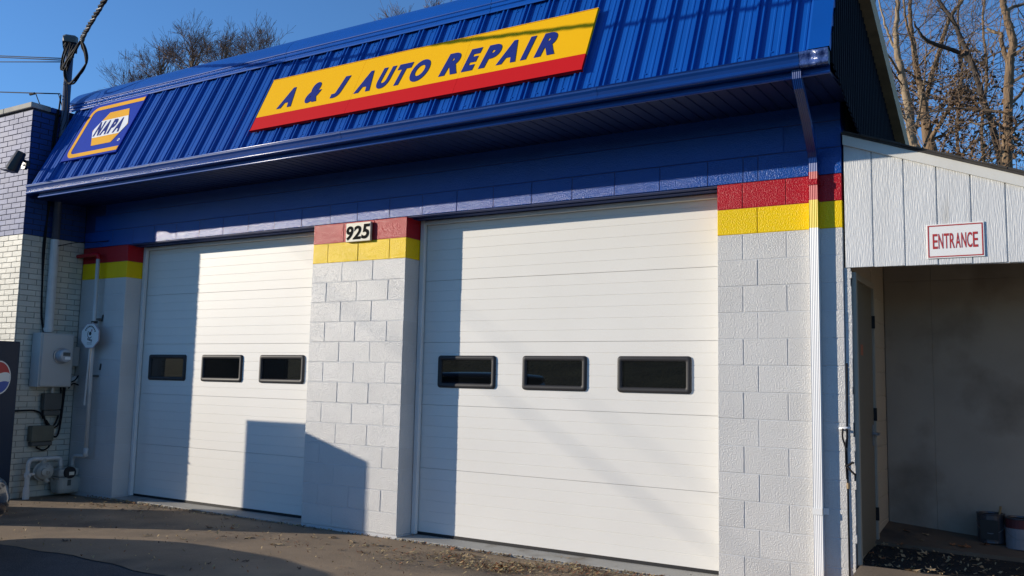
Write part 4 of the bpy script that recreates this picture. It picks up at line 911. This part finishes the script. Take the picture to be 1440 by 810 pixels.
for (px_, py_, n, s) in ((650, 792, 170, .14), (700, 800, 420, .16), (735, 796, 160, .12), (820, 803, 260, .16), (640, 782, 120, .14), (590, 780, 80, .18), (520, 772, 60, .22), (560, 790, 60, .2), (900, 812, 120, .2), (760, 800, 200, .2), (400, 765, 50, .3), (300, 745, 60, .4), (210, 712, 130, .35), (130, 711, 60, .3)):
    c = at_g(px_, py_)
    for i in range(n):
        bit(Vector((c.x + rr.gauss(0, s), c.y + rr.gauss(0, s * .5), GZ + .009)), rr.uniform(.005, .022), rr.uniform(.002, .006), rr)
for i in range(700):
    x = rr.uniform(-9, -.6); y = rr.uniform(-2.2, -.05); bit(Vector((x, y, GZ + .009)), rr.uniform(.004, .012), rr.uniform(.002, .006), rr)
o = mb.build('leaf_litter', [m_straw, m_leafd, m_leaf]); tag(o, kind='stuff')
mb = MB()
for i in range(520):
    x = rr.uniform(.06, 1.9); t = rr.random(); y = .02 + .18 * x + t * (.74); q = rr.choice((.5, .7, 1, 1, 1.8)); bit(Vector((x, y, fz(x, y) - .022)), rr.uniform(.004, .011) * q, rr.uniform(.003, .009) * q, rr)
o = mb.build('mulch_litter', [m_leaft, m_leafd, m_leaft]); tag(o, kind='stuff')

# ------------------------------------------------------------------ trees
class Tree:
    def __init__(s, seed): s.r = random.Random(seed); s.big = MB(); s.mid = MB(); s.tips = []; s.count = 0
    def grow(s, p, d, L, r, depth, curl=.25, up=.06, kids=(3, 5), spread=.8, minr=.004):
        rr = s.r; n = 4 if depth > 1 else 3; P = [p.copy()]; d = d.normalized()
        for i in range(n):
            d = (d + Vector((rr.gauss(0, curl), rr.gauss(0, curl), rr.gauss(0, curl) + up)) * .55).normalized(); P.append(P[-1] + d * (L / n))
        rads = [max(minr, r * (1 - .6 * i / n)) for i in range(n + 1)]
        (s.big if r > .035 else s.mid).tube(P, rads, 6 if r > .05 else 4 if r > .02 else 3, cap=False); s.count += 1
        if depth == 0: s.tips.append(P[-1]); s.tips.append(P[-2]); return
        for k in range(rr.randint(*kids)):
            t = rr.uniform(.25, 1.0); i = min(n - 1, int(t * n)); q = P[i].lerp(P[i + 1], t * n - i)
            ax = Vector((rr.gauss(0, 1), rr.gauss(0, 1), rr.gauss(0, .8))); nd = (d + ax.normalized() * spread).normalized()
            s.grow(q, nd, L * rr.uniform(.5, .78), rads[i] * rr.uniform(.45, .7), depth - 1, curl, up, kids, spread, minr)
        s.grow(P[-1], d, L * .7, rads[-1] * .9, depth - 1, curl, up, kids, spread, minr)
    def limb(s, P, rads, every, L, depth, m=0, kids=(2, 4), spread=.9, curl=.25):
        Q = smooth_pts(P, 6); n = len(Q); k = len(rads) - 1
        R_ = []
        for i in range(n):
            t = i / (n - 1) * k; j = min(k - 1, int(t)); R_.append(rads[j] + (rads[j + 1] - rads[j]) * (t - j))
        W_ = [q + Vector((s.r.gauss(0, .006), s.r.gauss(0, .006), 0)) for q in Q]; W_[0] = Q[0]
        s.big.tube(W_, [x_ * .70 * s.r.uniform(.96, 1.05) for x_ in R_], 8)
        acc = 0
        for i in range(2, n):
            acc += (Q[i] - Q[i - 1]).length
            while acc > every * 1.15:
                acc -= every * 1.15; d = (Q[i] - Q[i - 1]).normalized(); ax = Vector((s.r.gauss(0, 1), s.r.gauss(0, 1), s.r.gauss(0, .7))).normalized()
                s.grow(Q[i].lerp(Q[i - 1], s.r.random()), (d * .5 + ax).normalized(), L * s.r.uniform(.6, 1.25), R_[i] * s.r.uniform(.13, .32), depth, curl, .05, kids, spread)
        return Q
    def leaves(s, n, size, zones, m, name, par):
        mb = MB(); rr = s.r; T = [t for t in s.tips if any((t - c).length < q for c, q in zones)] if zones else s.tips
        if not T: return
        for i in range(n):
            c = rr.choice(T) + Vector((rr.gauss(0, .10), rr.gauss(0, .10), rr.gauss(0, .10) - .04)); a = Vector((rr.gauss(0, 1), rr.gauss(0, 1), rr.gauss(0, 1))).normalized(); b = a.orthogonal().normalized(); b = (b + a.cross(b) * rr.uniform(-1, 1)).normalized()
            l = size * rr.uniform(.6, 1.3); w = l * rr.uniform(.35, .6); h = a.cross(b) * l * .25
            mb.add([c - a * l, c + b * w + h, c + a * l, c - b * w + h], [(0, 1, 2), (0, 2, 3)])
        o = mb.build(name, m, par); o['kind'] = 'stuff'; return o
def finish(t, name, label, base, bark, twig, group):
    e = thing(name, label, 'tree', base, group); t.big.build('trunk', bark, e, smooth=True); o = t.mid.build('twigs', twig, e, smooth=False); o['kind'] = 'stuff'; return e
TG = 'bare trees behind the shed'
def pts(L, Y): return [at_y(px_, py_, Y + (q[0] if q else 0)) for px_, py_, *q in L]
def ground_of(p): return Vector((p.x, p.y, GZ))
PXM = lambda Y: (Y + 6.7) * 1.13 / FPX                    # metres a pixel covers at that depth
# pale trunk
Y = 11.; t = Tree(31); k = PXM(Y)
b = pts([(1290, 260)], Y)[0]
t.limb([ground_of(b)] + pts([(1290, 260), (1283, 200), (1277, 150), (1267, 100), (1261, 70), (1260, 40), (1263, 0), (1266, -50), (1262, -120)], Y), [9 * k, 8 * k, 6 * k, 4.5 * k, 3.2 * k, 2 * k], .32, 1.3, 2)
t.limb(pts([(1262, 75), (1250, 50), (1243, 30), (1236, 0, .5), (1228, -40, .8)], Y), [2.2 * k, 1.6 * k, 1 * k], .3, 1.0, 2)
t.limb(pts([(1266, 105), (1252, 82, -.5), (1240, 65, -.8), (1226, 40, -1)], Y), [2.4 * k, 1.6 * k, .9 * k], .3, .9, 2)
t.limb(pts([(1280, 180), (1262, 150, .5), (1246, 140, .8), (1234, 118, 1)], Y), [2.4 * k, 1.6 * k, .9 * k], .3, .8, 2)
e = finish(t, 'bare_tree', 'pale barked bare tree nearest to the dark gable end', ground_of(b), m_barkp, m_twig, TG)
t.leaves(420, .045, [(at_y(1275, 170, Y), 1.2), (at_y(1255, 130, Y), .8), (at_y(1295, 195, Y), 1.0)], m_dead, 'dead_leaves', e)
# two stems beside it
Y = 12.5; t = Tree(32); k = PXM(Y); b = at_y(1312, 260, Y)
t.limb([ground_of(b)] + pts([(1312, 260), (1304, 190), (1298, 140), (1289, 95), (1284, 60), (1280, 25), (1281, -20), (1285, -90)], Y), [10 * k, 9 * k, 6 * k, 4.2 * k, 3 * k, 1.6 * k], .34, 1.2, 2)
t.limb(pts([(1300, 150), (1310, 105, .4), (1320, 75, .6), (1328, 45, .6), (1340, 18, .6), (1353, 0, .6), (1366, -40, .6), (1376, -100, .8)], Y), [4.5 * k, 3.6 * k, 3.2 * k, 2.2 * k], .32, 1.2, 2)
t.limb(pts([(1289, 95), (1283, 60, -.4), (1274, 30, -.6), (1270, -10, -.6), (1262, -60, -.6)], Y), [2.4 * k, 1.8 * k, 1 * k], .3, 1.1, 2)
t.limb(pts([(1306, 200), (1330, 160, -.4), (1345, 140, -.5), (1352, 110, -.5)], Y), [4 * k, 3 * k, 1.2 * k], .25, .8, 2)
e = finish(t, 'bare_tree', 'bare tree with two steep stems and brown leaves low on its trunk', ground_of(b), m_bark, m_twig, TG)
t.leaves(800, .048, [(at_y(1305, 190, Y), 1.3), (at_y(1340, 150, Y), 1.0), (at_y(1345, 105, Y), .7), (at_y(1290, 150, Y), .8)], m_dead, 'dead_leaves', e)
# leaning trunk with the dark cross limb
Y = 10.2; t = Tree(33); k = PXM(Y); b = at_y(1412, 280, Y)
t.limb([ground_of(b)] + pts([(1412, 280), (1398, 190), (1384, 145), (1374, 112), (1366, 85), (1352, 55), (1340, 28), (1322, 3), (1308, -30), (1298, -80)], Y), [6 * k, 5 * k, 4.4 * k, 3.8 * k, 2.8 * k, 1.6 * k], .36, 1.1, 2)
t.limb(pts([(1370, 92), (1352, 76), (1332, 68, -.2), (1315, 62, -.4), (1300, 54, -.6), (1291, 42, -.7), (1285, 30, -.8)], Y), [3.4 * k, 3.4 * k, 2.6 * k, 1.2 * k], .34, .8, 2)
t.limb(pts([(1384, 145), (1372, 128, .3), (1352, 138, .4), (1335, 128, .5)], Y), [2.2 * k, 1.6 * k, 1 * k], .22, .6, 2)
e = finish(t, 'bare_tree', 'leaning bare tree with a thick dark limb crossing to the left', ground_of(b), m_barkd, m_twig, TG)
t.leaves(750, .048, [(at_y(1380, 140, Y), 1.1), (at_y(1345, 130, Y), .8), (at_y(1395, 180, Y), 1.0)], m_dead, 'dead_leaves', e)
# right trunk
Y = 9.4; t = Tree(34); k = PXM(Y); b = at_y(1416, 290, Y)
t.limb([ground_of(b)] + pts([(1416, 290), (1416, 230), (1417, 180), (1418, 130), (1420, 90), (1425, 62), (1420, 40), (1413, 15), (1409, -10), (1405, -60), (1410, -120)], Y), [9 * k, 7.5 * k, 6 * k, 5 * k, 3.5 * k], .4, 1.2, 2)
t.limb(pts([(1418, 88), (1411, 70), (1408, 55), (1409, 48), (1398, 45), (1388, 40)], Y), [4 * k, 3.2 * k, 2.6 * k, 2.2 * k], .5, .5, 1)
t.limb(pts([(1414, 18), (1424, 10, .2), (1438, 6, .3), (1460, -6, .4)], Y), [3.6 * k, 2.4 * k, 1.6 * k], .3, 1.0, 2)
t.limb(pts([(1418, 150), (1436, 130, .3), (1455, 100, .6), (1470, 60, .8)], Y), [3 * k, 2.4 * k, 1.6 * k], .24, .9, 2)
t.limb(pts([(1417, 185), (1398, 172, -.3), (1380, 176, -.4), (1362, 170, -.4)], Y), [2.6 * k, 2 * k, 1 * k], .2, .7, 2)
e = finish(t, 'bare_tree', 'dark straight trunked tree at the right edge with a broken limb stub', ground_of(b), m_bark, m_twig, TG)
t.leaves(1100, .048, [(at_y(1420, 170, Y), 1.2), (at_y(1440, 120, Y), .9), (at_y(1385, 175, Y), .9), (at_y(1440, 200, Y), 1.1)], m_dead, 'dead_leaves', e)
# thin saplings filling the gaps
for (Y, X0, seed, lb) in ((14.5, 1232, 41, 'thin bare sapling rising just right of the gable rake board'), (15, 1385, 43, 'thin bare sapling between the leaning tree and the right trunk'), (13.5, 1350, 44, 'thin bare sapling behind the crossing dark limb')):
    t = Tree(seed); k = PXM(Y); b = at_y(X0, 270, Y)
    t.limb([ground_of(b)] + pts([(X0, 270), (X0 - 4, 180), (X0 + 3, 100), (X0 - 3, 30), (X0 + 4, -40)], Y), [3 * k, 2.6 * k, 2 * k, 1.2 * k], .30, 1.5, 2)
    finish(t, 'bare_tree', lb, ground_of(b), m_bark, m_twig, TG)
t = Tree(51); t.tips = []
c = at_y(1432, 225, 12.); ev = thing('evergreen_shrub', 'dark evergreen shrub low at the right edge behind the shed roof', 'shrub', ground_of(c))
for i in range(150):
    p = c + Vector((t.r.gauss(.3, .75), t.r.gauss(0, .5), t.r.gauss(-.9, .7))); t.tips.append(p)
for i in range(14):
    q = c + Vector((t.r.gauss(.3, .5), t.r.gauss(0, .4), -.2 + t.r.gauss(0, .5))); t.mid.tube([ground_of(c) + Vector((t.r.gauss(0, .1), 0, 0)), c.lerp(q, .4) - Vector((0, 0, .9)), q], [.03, .02, .006], 4)
t.mid.build('stem', m_bark, ev); t.leaves(3000, .05, None, m_ever, 'foliage', ev)
# far trees beyond the garage roof, on the left
FG = 'distant bare trees beyond the roof'
for (X0, py0, Y, seed, cw, lb) in ((196, 88, 27., 64, 1.0, 'low bare tree at the left above the blue square sign'), (228, 58, 28., 61, 1.1, 'bare tree with reddish twigs rising from low left to the group'), (272, 30, 26., 65, 1.2, 'tallest bare tree in the middle of the group above the blue roof'), (318, 40, 29., 66, 1.1, 'dense bare tree right of the tallest one above the roof'), (362, 34, 27., 62, 1.2, 'bare tree with reddish twigs at the right end of the group above the roof'), (596, -18, 24., 63, 1.6, 'bare tree top just showing above the roof behind the long sign')):
    t = Tree(seed); topp = at_y(X0, py0 - 9, Y); Ht = topp.z - GZ; b = Vector((topp.x, Y, GZ)); rr = t.r
    hs = Ht - 4.2
    t.big.tube([b, b + Vector((.1, 0, hs * .6)), b + Vector((0, .1, hs)), b + Vector((0, .1, Ht - 2))], [.24, .19, .13, .04], 8)
    for i in range(14):
        a = rr.uniform(0, 6.28); h = hs + rr.uniform(-.3, 2.2); d = Vector((math.cos(a) * .95 * cw, math.sin(a) * .5, 1.0))
        t.grow(b + Vector((0, .1, h)), d, (Ht - h) * .42 * rr.uniform(.75, 1.05), .045, 3, .18, .08, (3, 4), .80, .0075)
    finish(t, 'distant_tree', lb, b, m_twig, m_twigr, FG)

# two unseen cables added sunward to cast soft shadow streaks on the right door
for x, z, r_, lb in ((700, 552, .0085, 'unseen thin cable added to cast a soft streak across the right door'), (790, 540, .005, 'unseen thinner cable added to cast a fainter streak across the right door')):
    T0 = at_y(x, z, DY) - SUN * 19; T1 = at_y(x + 260, z + 190, DY) - SUN * 17; d = T1 - T0
    mb = MB(); mb.tube([T0 - d * 3, T0, T1, T1 + d * 1.0], r_, 6); tag(mb.build('added_shadow_cable', m_wire), lb, 'cable')
